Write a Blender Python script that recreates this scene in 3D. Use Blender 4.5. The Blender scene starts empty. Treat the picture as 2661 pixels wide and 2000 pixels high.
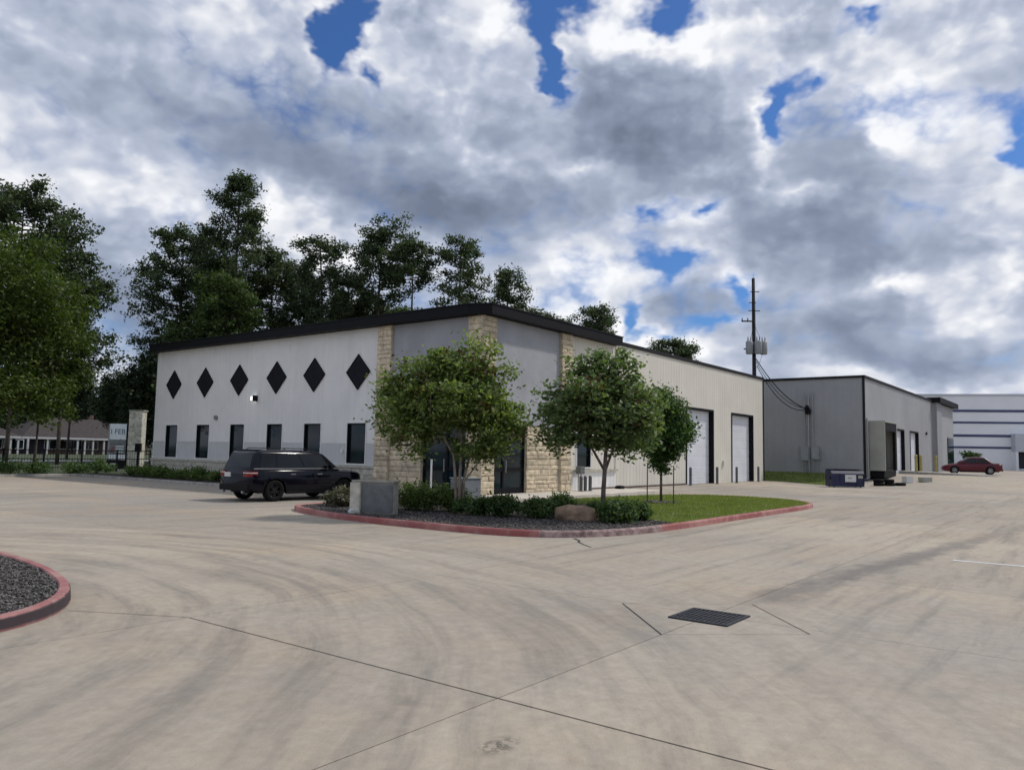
import bpy, bmesh, math, random
import numpy as np
from mathutils import Vector, Matrix

R = math.radians
random.seed(7)
rng = np.random.default_rng(11)
scene = bpy.context.scene
col = scene.collection

# ------------------------------------------------------------------ camera
YAW = R(37.162)
cam_d = bpy.data.cameras.new('camera')
cam = bpy.data.objects.new('camera', cam_d)
col.objects.link(cam)
scene.camera = cam
_p, _r = R(4.930), R(1.085)
_fw = Vector((math.cos(YAW) * math.cos(_p), math.sin(YAW) * math.cos(_p), math.sin(_p)))
_rt = Vector((math.sin(YAW), -math.cos(YAW), 0))
_up = _rt.cross(_fw)
_r2 = math.cos(_r) * _rt + math.sin(_r) * _up
_u2 = -math.sin(_r) * _rt + math.cos(_r) * _up
_m = Matrix((_r2, _u2, -_fw)).transposed().to_4x4()
_m.translation = (-22.601, -18.526, 1.759)
cam.matrix_world = _m
cam_d.sensor_width = 36
cam_d.lens = 2022.1 / 2661 * 36
cam_d.clip_start = 0.1
cam_d.clip_end = 6000

# ------------------------------------------------------------------ render settings
scene.view_settings.view_transform = 'Standard'
scene.view_settings.look = 'None'
scene.view_settings.exposure = 0.04
scene.view_settings.gamma = 1.0
scene.view_settings.use_curve_mapping = False
scene.render.engine = 'CYCLES'
cy = scene.cycles
cy.use_adaptive_sampling = True
cy.adaptive_threshold = 0.025
cy.use_denoising = True
try:
    cy.denoiser = 'OPENIMAGEDENOISE'
except Exception:
    pass
cy.max_bounces = 6
cy.diffuse_bounces = 3
cy.glossy_bounces = 3
cy.transmission_bounces = 3
cy.transparent_max_bounces = 4

# ------------------------------------------------------------------ sun and sky
SUN_AZ = YAW - R(68)          # to the right of the view and behind the buildings
SUN_EL = R(50)
sun_d = bpy.data.lights.new('sun', 'SUN')
sun_d.energy = 2.3
sun_d.angle = R(3.0)
sun_d.color = (1.0, 0.95, 0.87)
sun = bpy.data.objects.new('sun', sun_d)
col.objects.link(sun)
SUN_DIR = Vector((math.cos(SUN_AZ) * math.cos(SUN_EL), math.sin(SUN_AZ) * math.cos(SUN_EL), math.sin(SUN_EL)))
sun.rotation_euler = SUN_DIR.to_track_quat('Z', 'Y').to_euler()


class NT:
    """small helper for writing node trees"""
    def __init__(s, tree):
        s.t = tree
        s.n = tree.nodes
        s.l = tree.links

    def put(s, sock, v):
        if isinstance(v, bpy.types.NodeSocket):
            s.l.new(v, sock)
        elif isinstance(v, (tuple, list)) and len(v) == 3 and sock.type == 'RGBA':
            sock.default_value = (*v, 1)
        else:
            sock.default_value = v

    def math(s, op, a, b=None, c=None, clamp=False):
        n = s.n.new('ShaderNodeMath')
        n.operation = op
        n.use_clamp = clamp
        for i, v in enumerate((a, b, c)):
            if v is not None:
                s.put(n.inputs[i], v)
        return n.outputs[0]

    def vec(s, op, a, b=None, c=None):
        n = s.n.new('ShaderNodeVectorMath')
        n.operation = op
        for i, v in enumerate((a, b, c)):
            if v is not None:
                if op == 'SCALE' and i == 1:
                    s.put(n.inputs['Scale'], v)
                else:
                    s.put(n.inputs[i], v)
        return n.outputs['Value'] if op in ('DOT_PRODUCT', 'LENGTH', 'DISTANCE') else n.outputs[0]

    def noise(s, v, scale, detail=4, rough=0.55, dist=0.0, out=0, dim='3D'):
        n = s.n.new('ShaderNodeTexNoise')
        n.noise_dimensions = dim
        if v is not None:
            s.put(n.inputs['Vector'], v)
        n.inputs['Scale'].default_value = scale
        n.inputs['Detail'].default_value = detail
        n.inputs['Roughness'].default_value = rough
        n.inputs['Distortion'].default_value = dist
        return n.outputs[out]

    def ramp(s, v, a, b, lo=0.0, hi=1.0, kind='SMOOTHSTEP'):
        n = s.n.new('ShaderNodeMapRange')
        n.interpolation_type = kind
        s.put(n.inputs[0], v)
        s.put(n.inputs[1], a)
        s.put(n.inputs[2], b)
        s.put(n.inputs[3], lo)
        s.put(n.inputs[4], hi)
        return n.outputs[0]

    def mix(s, f, a, b, mode='MIX'):
        n = s.n.new('ShaderNodeMix')
        n.data_type = 'RGBA'
        n.blend_type = mode
        s.put(n.inputs[0], f)
        s.put(n.inputs[6], a)
        s.put(n.inputs[7], b)
        return n.outputs[2]

    def stops(s, f, pts):
        n = s.n.new('ShaderNodeValToRGB')
        cr = n.color_ramp
        while len(cr.elements) < len(pts):
            cr.elements.new(0.5)
        for e, (p, c) in zip(cr.elements, pts):
            e.position = p
            e.color = (*c, 1)
        s.put(n.inputs[0], f)
        return n.outputs[0]

    def comb(s, x, y, z):
        n = s.n.new('ShaderNodeCombineXYZ')
        for i, v in enumerate((x, y, z)):
            s.put(n.inputs[i], v)
        return n.outputs[0]

    def sep(s, v):
        n = s.n.new('ShaderNodeSeparateXYZ')
        s.put(n.inputs[0], v)
        return n.outputs


# clouds and gaps, in degrees: azimuth from the view axis, elevation, half sizes, strength
COVER = [(-13.2, 29.6, 1.9, 2.8, -1.1), (-13.9, 27.0, 1.2, 2.1, -0.9), (-11.3, 25.5, 1.6, 0.7, -0.5), (-16.9, 29.4, 1.0, 1.3, -0.4),
         (3.3, 30.9, 3.3, 1.6, -1.1), (2.5, 27.2, 1.1, 2.3, -1.05), (1.7, 25.7, 1.0, 0.7, -0.6), (11.2, 30.0, 2.4, 1.5, -0.9),
         (19.4, 23.7, 0.9, 2.3, -0.85), (21.5, 25.7, 1.4, 1.0, -0.55), (25.0, 28.4, 2.2, 0.8, -0.6), (33.5, 18.6, 1.1, 1.3, -1.1),
         (13.9, 17.5, 1.9, 1.2, -0.7), (9.9, 17.5, 1.7, 0.6, -0.5), (11.3, 13.9, 2.1, 1.2, -0.85), (15.6, 12.3, 1.5, 1.0, -0.7),
         (9.4, 9.8, 1.1, 1.8, -0.8), (15.2, 9.8, 1.8, 0.6, -0.55), (12.0, 8.8, 2.4, 0.6, -0.5),
         (8.5, 26.6, 4.4, 2.6, 0.5), (9.9, 22.5, 6.5, 3.6, 0.5), (19.6, 29.0, 3.4, 1.5, 0.4)]
SHADE = [(-22.9, 22.2, 8.0, 3.1, 0.42), (-16.5, 21.6, 6.0, 2.3, 0.32), (-8.1, 18.4, 9.1, 2.4, 0.55), (-1.8, 16.8, 7.5, 2.3, 0.42),
         (8.2, 23.0, 5.9, 3.0, 0.56), (20.3, 16.1, 5.2, 3.8, 0.5), (24.1, 13.0, 5.0, 2.8, 0.38), (12.6, 11.2, 3.8, 0.9, 0.45),
         (24.0, 9.3, 6.6, 1.3, 0.4), (29.5, 6.2, 9.1, 1.3, 0.4), (-27.1, 9.7, 2.8, 3.5, 0.28), (-5.0, 24.2, 6.0, 2.4, 0.15),
         (-17.0, 16.7, 1.7, 1.6, -0.55), (-15.3, 14.3, 2.3, 2.3, -0.4), (8.8, 28.8, 2.8, 1.2, -0.7), (12.8, 27.6, 2.4, 1.4, -0.4),
         (4.5, 13.1, 3.1, 2.4, -0.5), (7.6, 9.5, 3.1, 1.4, -0.4), (13.6, 7.4, 3.0, 1.0, -0.5), (25.8, 12.0, 1.7, 0.7, -0.7),
         (31.4, 10.0, 3.0, 2.4, -0.45), (26.1, 21.2, 1.0, 0.8, -0.7), (20.6, 18.2, 1.9, 0.6, -0.4), (16.6, 28.9, 3.1, 1.6, -0.45),
         (28.6, 23.7, 4.4, 4.2, -0.32), (-2.2, 29.5, 2.1, 1.7, -0.5), (-31.2, 16.4, 5.9, 4.0, -0.3), (-26.5, 18.1, 4.2, 2.0, -0.15),
         (18.6, 21.7, 1.0, 3.6, -0.4), (4.7, 20.4, 2.3, 0.6, -0.5), (24.0, 5.6, 2.4, 0.8, -0.5), (30.7, 4.4, 5.6, 0.7, -0.35)]


def build_sky():
    w = bpy.data.worlds.new('World')
    scene.world = w
    w.use_nodes = True
    g = NT(w.node_tree)
    g.n.clear()
    tc = g.n.new('ShaderNodeTexCoord').outputs['Generated']
    sky = g.n.new('ShaderNodeTexSky')
    sky.sky_type = 'NISHITA'
    sky.sun_disc = False
    sky.sun_elevation = SUN_EL
    sky.sun_rotation = math.pi / 2 - SUN_AZ
    sky.air_density = 1.0
    sky.dust_density = 0.6
    sky.ozone_density = 2.0
    rx = g.vec('DOT_PRODUCT', tc, (math.sin(YAW), -math.cos(YAW), 0))
    ry = g.vec('DOT_PRODUCT', tc, (math.cos(YAW), math.sin(YAW), 0))
    z = g.sep(tc)[2]
    az = g.math('MULTIPLY', g.math('ARCTAN2', rx, ry), 57.2958)
    el = g.math('MULTIPLY', g.math('ARCSINE', z), 57.2958)
    p = g.comb(az, el, 0.0)
    # stretch noise sideways near the horizon as real cloud layers are
    q = g.vec('MULTIPLY', p, (0.060, 0.088, 1.0))
    warp = g.noise(q, 2.2, 4, 0.6, out=1, dim='2D')
    warp = g.vec('SUBTRACT', warp, (0.5, 0.5, 0.5))
    pw = g.vec('MULTIPLY_ADD', warp, (7.0, 5.0, 0.0), p)
    ps = g.vec('MULTIPLY_ADD', warp, (5.0, 3.6, 0.0), p)
    qw = g.vec('MULTIPLY_ADD', warp, (0.14, 0.14, 0.0), q)

    def blobs(v, lst, start, amp=1.5, wide=1.75):
        acc = start
        for a, e, sa, se, k in lst:
            n = g.n.new('ShaderNodeTexGradient')
            n.gradient_type = 'QUADRATIC_SPHERE'
            ka, ke = 1 / (sa * wide), 1 / (se * wide)
            n.texture_mapping.vector_type = 'POINT'
            n.texture_mapping.scale = (ka, ke, 0)
            n.texture_mapping.translation = (-a * ka, -e * ke, 0)
            g.l.new(v, n.inputs[0])
            acc = g.math('MULTIPLY_ADD', n.outputs['Fac'], k * amp, acc)
        return acc

    def billow(v, scale, detail):
        vo = g.n.new('ShaderNodeTexVoronoi')
        vo.voronoi_dimensions = '2D'
        vo.feature = 'SMOOTH_F1'
        vo.inputs['Scale'].default_value = scale
        vo.inputs['Detail'].default_value = detail
        vo.inputs['Roughness'].default_value = 0.6
        vo.inputs['Lacunarity'].default_value = 2.3
        vo.inputs['Smoothness'].default_value = 0.55
        g.l.new(v, vo.inputs['Vector'])
        return g.math('SUBTRACT', 0.5, vo.outputs['Distance'])

    lit = (0.055, 0.085, 0.0)
    n1 = g.noise(qw, 1.3, 8, 0.58, dim='2D')
    n3 = g.noise(qw, 1.5, 3, 0.5, dim='2D')
    n4 = g.noise(g.vec('ADD', qw, (0.10, 0.17, 0.0)), 1.5, 3, 0.5, dim='2D')
    nb = g.noise(g.vec('ADD', qw, (7.3, 2.1, 0)), 0.8, 3, 0.5, dim='2D')
    puff = billow(qw, 3.0, 2.6)
    puff2 = billow(g.vec('ADD', qw, lit), 3.0, 2.0)
    cover = blobs(pw, COVER, 1.16, 1.5, 2.1)
    dens = g.math('MULTIPLY_ADD', g.math('SUBTRACT', n1, 0.5), 1.5, cover)
    dens = g.math('MULTIPLY_ADD', puff, 0.55, dens)
    alpha = g.ramp(dens, 0.14, 0.90)
    shade = blobs(ps, SHADE, 0.46, 1.5, 2.2)
    t = g.math('MULTIPLY_ADD', g.math('SUBTRACT', n4, n3), 1.1, shade)
    t = g.math('MULTIPLY_ADD', g.math('SUBTRACT', puff2, puff), 0.42, t)
    t = g.math('MULTIPLY_ADD', g.math('SUBTRACT', nb, 0.5), 0.45, t)
    t = g.math('MULTIPLY_ADD', g.math("SUBTRACT", n1, 0.5), -0.16, t)
    t = g.math('MULTIPLY_ADD', puff, -0.22, t)
    edge = g.ramp(dens, 0.45, 1.2, -0.42, 0.04)
    t = g.math('ADD', t, edge)
    t = g.math('MULTIPLY_ADD', t, 0.60, 0.035)
    cc = g.stops(t, [(0.0, (0.93, 0.94, 0.965)), (0.145, (0.72, 0.745, 0.81)), (0.285, (0.50, 0.55, 0.67)), (0.47, (0.35, 0.405, 0.52)), (0.65, (0.26, 0.307, 0.415)), (1.0, (0.165, 0.20, 0.28))])
    cc = g.vec('SCALE', cc, 10.0)
    blue = g.mix(1.0, sky.outputs[0], (0.37, 0.60, 0.95), 'MULTIPLY')
    out = g.mix(alpha, blue, cc)
    bg = g.n.new('ShaderNodeBackground')
    g.l.new(out, bg.inputs[0])
    bg.inputs[1].default_value = 0.1
    o = g.n.new('ShaderNodeOutputWorld')
    g.l.new(bg.outputs[0], o.inputs[0])
    w.cycles.sampling_method = 'MANUAL'
    w.cycles.sample_map_resolution = 512


build_sky()


# ------------------------------------------------------------------ materials
def new_mat(name):
    m = bpy.data.materials.new(name)
    m.use_nodes = True
    g = NT(m.node_tree)
    b = m.node_tree.nodes['Principled BSDF']
    return m, g, b


def pm(name, c, rough=0.7, var=0.12, scale=2.0, bump=0.0, bscale=30.0, metal=0.0, spec=0.5, rnd=0.0, coat=0.0, island=0.0, c2=None, streak=0.0):
    """painted or plain surface: base colour with mottling, slight relief and a tint per piece"""
    m, g, b = new_mat(name)
    pos = g.n.new('ShaderNodeNewGeometry')
    P = pos.outputs['Position']
    n = g.noise(P, scale, 5, 0.6)
    c2 = c2 or tuple(x * (1 - var * 2) for x in c)
    hi = tuple(min(1, x * (1 + var)) for x in c)
    base = g.mix(g.ramp(n, 0.3, 0.7), c2 if c2 else c, hi)
    if streak:
        sv = g.noise(g.vec('MULTIPLY', P, (5.0, 5.0, 0.35)), 1.0, 5, 0.65)
        base = g.vec('SCALE', base, g.ramp(sv, 0.42, 0.75, 1.0, 1.0 - streak))
    if rnd:
        oi = g.n.new('ShaderNodeObjectInfo').outputs['Random']
        base = g.vec('SCALE', base, g.ramp(oi, 0, 1, 1 - rnd, 1 + rnd, 'LINEAR'))
    if island:
        base = g.vec('SCALE', base, g.ramp(pos.outputs['Random Per Island'], 0, 1, 1 - island, 1 + island, 'LINEAR'))
    g.l.new(base, b.inputs['Base Color'])
    b.inputs['Roughness'].default_value = rough
    b.inputs['Metallic'].default_value = metal
    b.inputs['Specular IOR Level'].default_value = spec
    b.inputs['Coat Weight'].default_value = coat
    if bump:
        bn = g.n.new('ShaderNodeBump')
        bn.inputs['Strength'].default_value = bump
        bn.inputs['Distance'].default_value = 0.02
        g.l.new(g.noise(P, bscale, 4, 0.6), bn.inputs['Height'])
        g.l.new(bn.outputs[0], b.inputs['Normal'])
    return m


def leaf_mat(name, c1, c2, trans=0.3):
    m, g, b = new_mat(name)
    geo = g.n.new('ShaderNodeNewGeometry')
    n = g.noise(geo.outputs['Position'], 0.9, 3, 0.6)
    f = g.math('MULTIPLY_ADD', geo.outputs['Random Per Island'], 0.55, g.math('MULTIPLY', n, 0.45))
    base = g.mix(g.ramp(f, 0.15, 0.85, kind='LINEAR'), c1, c2)
    g.l.new(base, b.inputs['Base Color'])
    b.inputs['Roughness'].default_value = 0.55
    b.inputs['Specular IOR Level'].default_value = 0.35
    tr = g.n.new('ShaderNodeBsdfTranslucent')
    g.l.new(g.mix(1.0, base, (1.3, 1.45, 0.6), 'MULTIPLY'), tr.inputs[0])
    mx = g.n.new('ShaderNodeMixShader')
    mx.inputs[0].default_value = trans
    g.l.new(b.outputs[0], mx.inputs[1])
    g.l.new(tr.outputs[0], mx.inputs[2])
    o = [x for x in g.n if x.type == 'OUTPUT_MATERIAL'][0]
    g.l.new(mx.outputs[0], o.inputs[0])
    return m


def concrete_mat():
    m, g, b = new_mat('concrete')
    geo = g.n.new('ShaderNodeNewGeometry')
    P = geo.outputs['Position']
    s = g.sep(P)
    big = g.noise(P, 0.09, 4, 0.55)
    mid = g.noise(P, 0.55, 5, 0.6)
    fin = g.noise(P, 7.0, 5, 0.7)
    grain = g.noise(P, 90.0, 2, 0.6)
    base = g.mix(g.ramp(big, 0.32, 0.68), (0.42, 0.362, 0.285), (0.318, 0.290, 0.252))
    base = g.mix(g.ramp(mid, 0.40, 0.75, 0.0, 0.5), base, (0.375, 0.30, 0.232))
    blot = g.noise(P, 1.1, 6, 0.72, 0.6)
    base = g.mix(g.ramp(blot, 0.46, 0.72, 0.0, 0.36), base, (0.245, 0.23, 0.212))
    tanp = g.noise(g.vec('ADD', P, (31.0, 17.0, 0.0)), 0.28, 5, 0.62)
    base = g.mix(g.ramp(tanp, 0.50, 0.70, 0.0, 0.55), base, (0.43, 0.335, 0.235))
    # tyre sweeps: vehicles turning round the near planter leave arcs
    dx = g.math('ADD', s[0], 24.0)
    dy = g.math('ADD', s[1], 7.3)
    r = g.math('SQRT', g.math('ADD', g.math('MULTIPLY', dx, dx), g.math('MULTIPLY', dy, dy)))
    th = g.math('ARCTAN2', dy, dx)
    wob = g.noise(P, 0.35, 3, 0.5)
    av = g.comb(g.math('MULTIPLY_ADD', r, 2.5, g.math('MULTIPLY', wob, 1.4)), g.math('MULTIPLY', th, 2.2), 0.0)
    arc = g.noise(av, 1.0, 6, 0.66, 0.25)
    fade = g.math('MULTIPLY', g.ramp(r, 3.0, 5.5), g.ramp(r, 16.0, 9.5))
    # straight runs along the lane
    lv = g.vec('MULTIPLY', P, (0.22, 2.6, 1.0))
    lane = g.noise(lv, 1.0, 6, 0.7, 0.3)
    lf = g.math('MULTIPLY', g.ramp(r, 9.5, 15.0), g.ramp(s[0], 34.0, 20.0))
    dark = g.math('ADD', g.math('MULTIPLY', g.ramp(arc, 0.42, 0.70), fade), g.math('MULTIPLY', g.ramp(lane, 0.46, 0.72, 0, 1.0), lf))
    lite = g.math('MULTIPLY', g.ramp(arc, 0.44, 0.24), fade)
    base = g.mix(g.math('MULTIPLY', dark, 0.56), base, (0.165, 0.155, 0.14))
    base = g.mix(g.math('MULTIPLY', lite, 0.62), base, (0.47, 0.415, 0.335))
    # damp stain down the shallow gutter to the drain
    gy = g.math('ADD', s[1], g.math('MULTIPLY_ADD', s[0], 0.105, 16.45))
    gw = g.noise(P, 1.3, 4, 0.6)
    gd = g.math('ABSOLUTE', g.math('MULTIPLY_ADD', g.math('SUBTRACT', gw, 0.5), 0.9, gy))
    gs = g.math('MULTIPLY', g.ramp(gd, 0.42, 0.04), g.math('MULTIPLY', g.ramp(s[0], -13.6, -12.6), g.ramp(s[0], 9.0, -6.0)))
    base = g.mix(g.math('MULTIPLY', gs, 0.62), base, (0.13, 0.122, 0.118))
    # a few oil spots and a scuff by the wide joint
    sp = g.noise(P, 1.7, 2, 0.4)
    base = g.mix(g.ramp(sp, 0.70, 0.80, 0, 0.35), base, (0.12, 0.11, 0.10))
    d1 = g.vec('DISTANCE', g.vec('MULTIPLY', P, (1, 1.7, 1)), (-18.76, -26.45, 0))
    sc = g.math('MULTIPLY', g.ramp(d1, 0.26, 0.05), g.ramp(g.noise(P, 14, 4, 0.7), 0.42, 0.58))
    base = g.mix(g.math('MULTIPLY', sc, 0.75), base, (0.07, 0.065, 0.05))
    f2 = g.math('ADD', g.ramp(fin, 0.25, 0.75, 0.05, 0.34, 'LINEAR'), g.ramp(grain, 0.2, 0.8, -0.03, 0.13, 'LINEAR'))
    base = g.vec('SCALE', base, g.math('ADD', f2, 0.76))
    oi = g.n.new('ShaderNodeObjectInfo').outputs['Random']
    base = g.vec('SCALE', base, g.ramp(oi, 0, 1, 0.92, 1.06, 'LINEAR'))
    g.l.new(base, b.inputs['Base Color'])
    b.inputs['Roughness'].default_value = 0.88
    b.inputs['Specular IOR Level'].default_value = 0.3
    bn = g.n.new('ShaderNodeBump')
    bn.inputs['Strength'].default_value = 0.25
    bn.inputs['Distance'].default_value = 0.01
    g.l.new(g.math('ADD', fin, grain), bn.inputs['Height'])
    g.l.new(bn.outputs[0], b.inputs['Normal'])
    return m


def glass_mat(name, c, rough=0.06, spec=0.5):
    m, g, b = new_mat(name)
    P = g.n.new('ShaderNodeNewGeometry').outputs['Position']
    n = g.noise(P, 0.7, 3, 0.5)
    g.l.new(g.mix(g.ramp(n, 0.35, 0.65), c, tuple(x * 2.2 for x in c)), b.inputs['Base Color'])
    b.inputs['Roughness'].default_value = rough
    b.inputs['Specular IOR Level'].default_value = spec
    return m


def kerb_mat():
    m, g, b = new_mat('red_kerb_paint')
    P = g.n.new('ShaderNodeNewGeometry').outputs['Position']
    n = g.noise(P, 6.0, 6, 0.7)
    k = g.noise(P, 1.2, 4, 0.6)
    base = g.mix(g.ramp(k, 0.35, 0.7), (0.28, 0.082, 0.078), (0.42, 0.205, 0.18))
    base = g.mix(g.ramp(n, 0.55, 0.72, 0, 0.8), base, (0.36, 0.31, 0.28))
    g.l.new(base, b.inputs['Base Color'])
    b.inputs['Roughness'].default_value = 0.75
    return m


def stained_kerb():
    """the same worn red paint, its face blackened by tyres in an uneven band"""
    m, g, b = new_mat('scuffed_kerb_paint')
    P = g.n.new('ShaderNodeNewGeometry').outputs['Position']
    n = g.noise(P, 6.0, 6, 0.7)
    k = g.noise(P, 1.2, 4, 0.6)
    base = g.mix(g.ramp(k, 0.35, 0.7), (0.29, 0.10, 0.10), (0.40, 0.215, 0.195))
    base = g.mix(g.ramp(n, 0.5, 0.72, 0, 0.8), base, (0.34, 0.27, 0.24))
    z = g.math('MULTIPLY_ADD', g.math('SUBTRACT', k, 0.5), 0.09, g.sep(P)[2])
    band = g.math('MULTIPLY', g.ramp(z, 0.132, 0.112), g.ramp(z, 0.0, 0.03, 0.35, 1.0))
    base = g.mix(g.math('MULTIPLY', band, 0.93), base, (0.018, 0.018, 0.024))
    g.l.new(base, b.inputs['Base Color'])
    b.inputs['Roughness'].default_value = 0.8
    return m


M = {}
M['concrete'] = concrete_mat()
M['joint'] = pm('joint_filler', (0.03, 0.027, 0.024), 0.95)
M['kerb_red'] = kerb_mat()
M['kerb_scuffed'] = stained_kerb()
M['kerb_grey'] = pm('kerb_concrete', (0.37, 0.27, 0.255), 0.85, 0.15, 5, c2=(0.15, 0.09, 0.085))
M['kerb_plain'] = pm('kerb_plain', (0.36, 0.34, 0.31), 0.85, 0.15, 4)
M['sidewalk'] = pm('sidewalk_concrete', (0.58, 0.53, 0.46), 0.85, 0.08, 2, 0.2, 60)
M['soil'] = pm('soil', (0.055, 0.047, 0.042), 0.95, 0.3, 6, 0.5, 25)
M['chips'] = pm('mulch_chips', (0.125, 0.112, 0.106), 0.9, 0.25, 20, island=0.8)
M['pebbles'] = pm('pebbles', (0.115, 0.108, 0.10), 0.85, 0.25, 25, island=0.95)
M['turf'] = pm('turf', (0.125, 0.155, 0.048), 0.95, 0.25, 0.9, 0.5, 60, c2=(0.075, 0.11, 0.03))
M['blade'] = leaf_mat('grass_blades', (0.12, 0.165, 0.036), (0.26, 0.29, 0.08), 0.42)
M['field'] = pm('field_grass', (0.055, 0.075, 0.03), 0.95, 0.25, 0.4, 0.3, 20)
M['road'] = pm('road_concrete', (0.40, 0.39, 0.36), 0.85, 0.08, 0.5)
M['white_wall'] = pm('white_metal_wall', (0.82, 0.81, 0.785), 0.55, 0.03, 0.5, rnd=0.015, streak=0.06)
M['band_wall'] = pm('grey_metal_band', (0.57, 0.575, 0.575), 0.55, 0.04, 0.8, rnd=0.02)
M['grey_wall'] = pm('grey_stucco', (0.38, 0.385, 0.41), 0.8, 0.06, 0.7, 0.2, 80, streak=0.04)
M['cream_wall'] = pm('cream_metal_wall', (0.71, 0.675, 0.59), 0.6, 0.03, 0.5, rnd=0.015, streak=0.06)
M['lstone'] = pm('limestone', (0.62, 0.52, 0.375), 0.9, 0.15, 5, 0.3, 14, rnd=0.2)
M['wstone'] = pm('pale_limestone', (0.60, 0.57, 0.48), 0.9, 0.14, 5, 0.6, 14, rnd=0.2)
M['mortar'] = pm('mortar', (0.50, 0.45, 0.36), 0.95, 0.1, 8)
M['black_metal'] = pm('black_metal', (0.008, 0.008, 0.010), 0.6, 0.1, 2, spec=0.15)
M['black_trim'] = pm('black_trim', (0.012, 0.012, 0.014), 0.6, 0.1, 2, spec=0.2)
M['diamond'] = pm('dark_slate_paint', (0.014, 0.014, 0.019), 0.7, 0.15, 4, spec=0.15)
M['glass'] = glass_mat('dark_glass', (0.004, 0.010, 0.013), 0.05, 0.35)
M['door_white'] = pm('white_door', (0.72, 0.74, 0.78), 0.5, 0.03, 1.0, rnd=0.01)
M['white_paint'] = pm('white_paint', (0.80, 0.80, 0.78), 0.5, 0.04, 3)
M['core'] = pm('inner_core', (0.08, 0.08, 0.08), 0.9)
M['roof'] = pm('roof_membrane', (0.30, 0.30, 0.29), 0.8)
M['lamp_lens'], _g, _b = new_mat('lamp_lens')
_b.inputs['Base Color'].default_value = (0.8, 0.8, 0.8, 1)
_b.inputs['Emission Color'].default_value = (1.0, 0.98, 0.95, 1)
_b.inputs['Emission Strength'].default_value = 1.2
M['steel'] = pm('galvanised_steel', (0.33, 0.34, 0.35), 0.45, 0.1, 5, metal=0.5)
M['bollard'] = pm('bollard_paint', (0.10, 0.105, 0.11), 0.5, 0.15, 6)
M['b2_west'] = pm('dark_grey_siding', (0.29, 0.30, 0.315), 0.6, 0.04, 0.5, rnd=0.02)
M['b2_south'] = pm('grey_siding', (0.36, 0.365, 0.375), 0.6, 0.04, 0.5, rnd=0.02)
M['beige'] = pm('beige_panel', (0.36, 0.365, 0.315), 0.6, 0.06, 1)
M['b3_white'] = pm('far_white_wall', (0.80, 0.82, 0.85), 0.6, 0.03, 0.2)
M['b3_blue'] = pm('blue_stripe', (0.055, 0.07, 0.16), 0.6, 0.1, 0.5)
M['b3_grey'] = pm('far_grey_wall', (0.50, 0.53, 0.58), 0.6, 0.03, 0.2)
M['navy_dark'] = pm('navy_dark', (0.008, 0.008, 0.025), 0.5)
M['brick'] = pm('house_brick', (0.12, 0.08, 0.065), 0.9, 0.2, 2)
M['shingle'] = pm('brown_shingle', (0.050, 0.040, 0.038), 0.9, 0.2, 3)
M['porch_paint'] = pm('porch_paint', (0.46, 0.46, 0.47), 0.6, 0.05, 3)
M['bark'] = pm('bark', (0.085, 0.068, 0.055), 0.95, 0.25, 6, 0.7, 18)
M['palebark'] = pm('pale_bark', (0.30, 0.25, 0.20), 0.85, 0.2, 8, 0.3, 20)
M['young_bark'] = pm('young_bark', (0.15, 0.12, 0.105), 0.9, 0.2, 8, 0.4, 20)
M['rock'] = pm('brown_rock', (0.33, 0.235, 0.16), 0.9, 0.2, 3.5, 0.8, 8, c2=(0.20, 0.135, 0.09))
M['granite'] = pm('concrete_block', (0.33, 0.31, 0.27), 0.85, 0.1, 5)
M['slate'] = pm('slate_face', (0.15, 0.16, 0.16), 0.6, 0.15, 3)
M['dump_blue'] = pm('navy_paint', (0.008, 0.012, 0.060), 0.5, 0.2, 3)
M['black_plastic'] = pm('black_plastic', (0.007, 0.007, 0.008), 0.6, 0.1, 5, spec=0.15)
M['rubber'] = pm('rubber', (0.010, 0.010, 0.010), 0.85, 0.1, 10, spec=0.15)
M['yellow'] = pm('yellow_paint', (0.40, 0.34, 0.10), 0.6, 0.12, 4)
M['grate'] = pm('cast_iron', (0.028, 0.030, 0.036), 0.6, 0.2, 10, metal=0.3)
M['suv_paint'] = pm('navy_car_paint', (0.0025, 0.0028, 0.008), 0.14, 0.1, 1, spec=0.22, coat=0.12)
M['red_paint'] = pm('red_car_paint', (0.105, 0.007, 0.018), 0.3, 0.1, 1, spec=0.3, coat=0.3)
M['car_glass'] = glass_mat('car_glass', (0.002, 0.003, 0.004), 0.04, 0.4)
M['alloy'] = pm('alloy', (0.35, 0.35, 0.36), 0.35, 0.05, 4, metal=0.7)
M['dark_alloy'] = pm('dark_alloy', (0.03, 0.03, 0.032), 0.35, 0.05, 4, metal=0.6)
M['tail_red'] = pm('tail_lamp_red', (0.22, 0.012, 0.014), 0.15, 0.1, 5)
M['chrome'] = pm('bright_trim', (0.5, 0.5, 0.52), 0.2, 0.03, 5, metal=0.9)
M['plate'] = pm('plate_white', (0.62, 0.62, 0.6), 0.5, 0.05, 20)
M['sign_white'] = pm('sign_white', (0.84, 0.88, 0.9), 0.5, 0.03, 2)
M['sign_blue'] = pm('sign_blue', (0.035, 0.075, 0.16), 0.6, 0.15, 3)
M['sign_grey'] = pm('sign_grey', (0.20, 0.22, 0.22), 0.6, 0.15, 3)
M['sign_red'] = pm('sign_red', (0.25, 0.10, 0.11), 0.6, 0.15, 3)
M['pole_wood'] = pm('creosote_pole', (0.022, 0.019, 0.018), 0.9, 0.2, 4)
M['can_grey'] = pm('transformer_grey', (0.26, 0.28, 0.29), 0.55, 0.06, 3)
M['porcelain'] = pm('porcelain', (0.20, 0.18, 0.17), 0.4)
M['pine'] = leaf_mat('pine_needles', (0.022, 0.042, 0.022), (0.098, 0.130, 0.066), 0.32)
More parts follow.
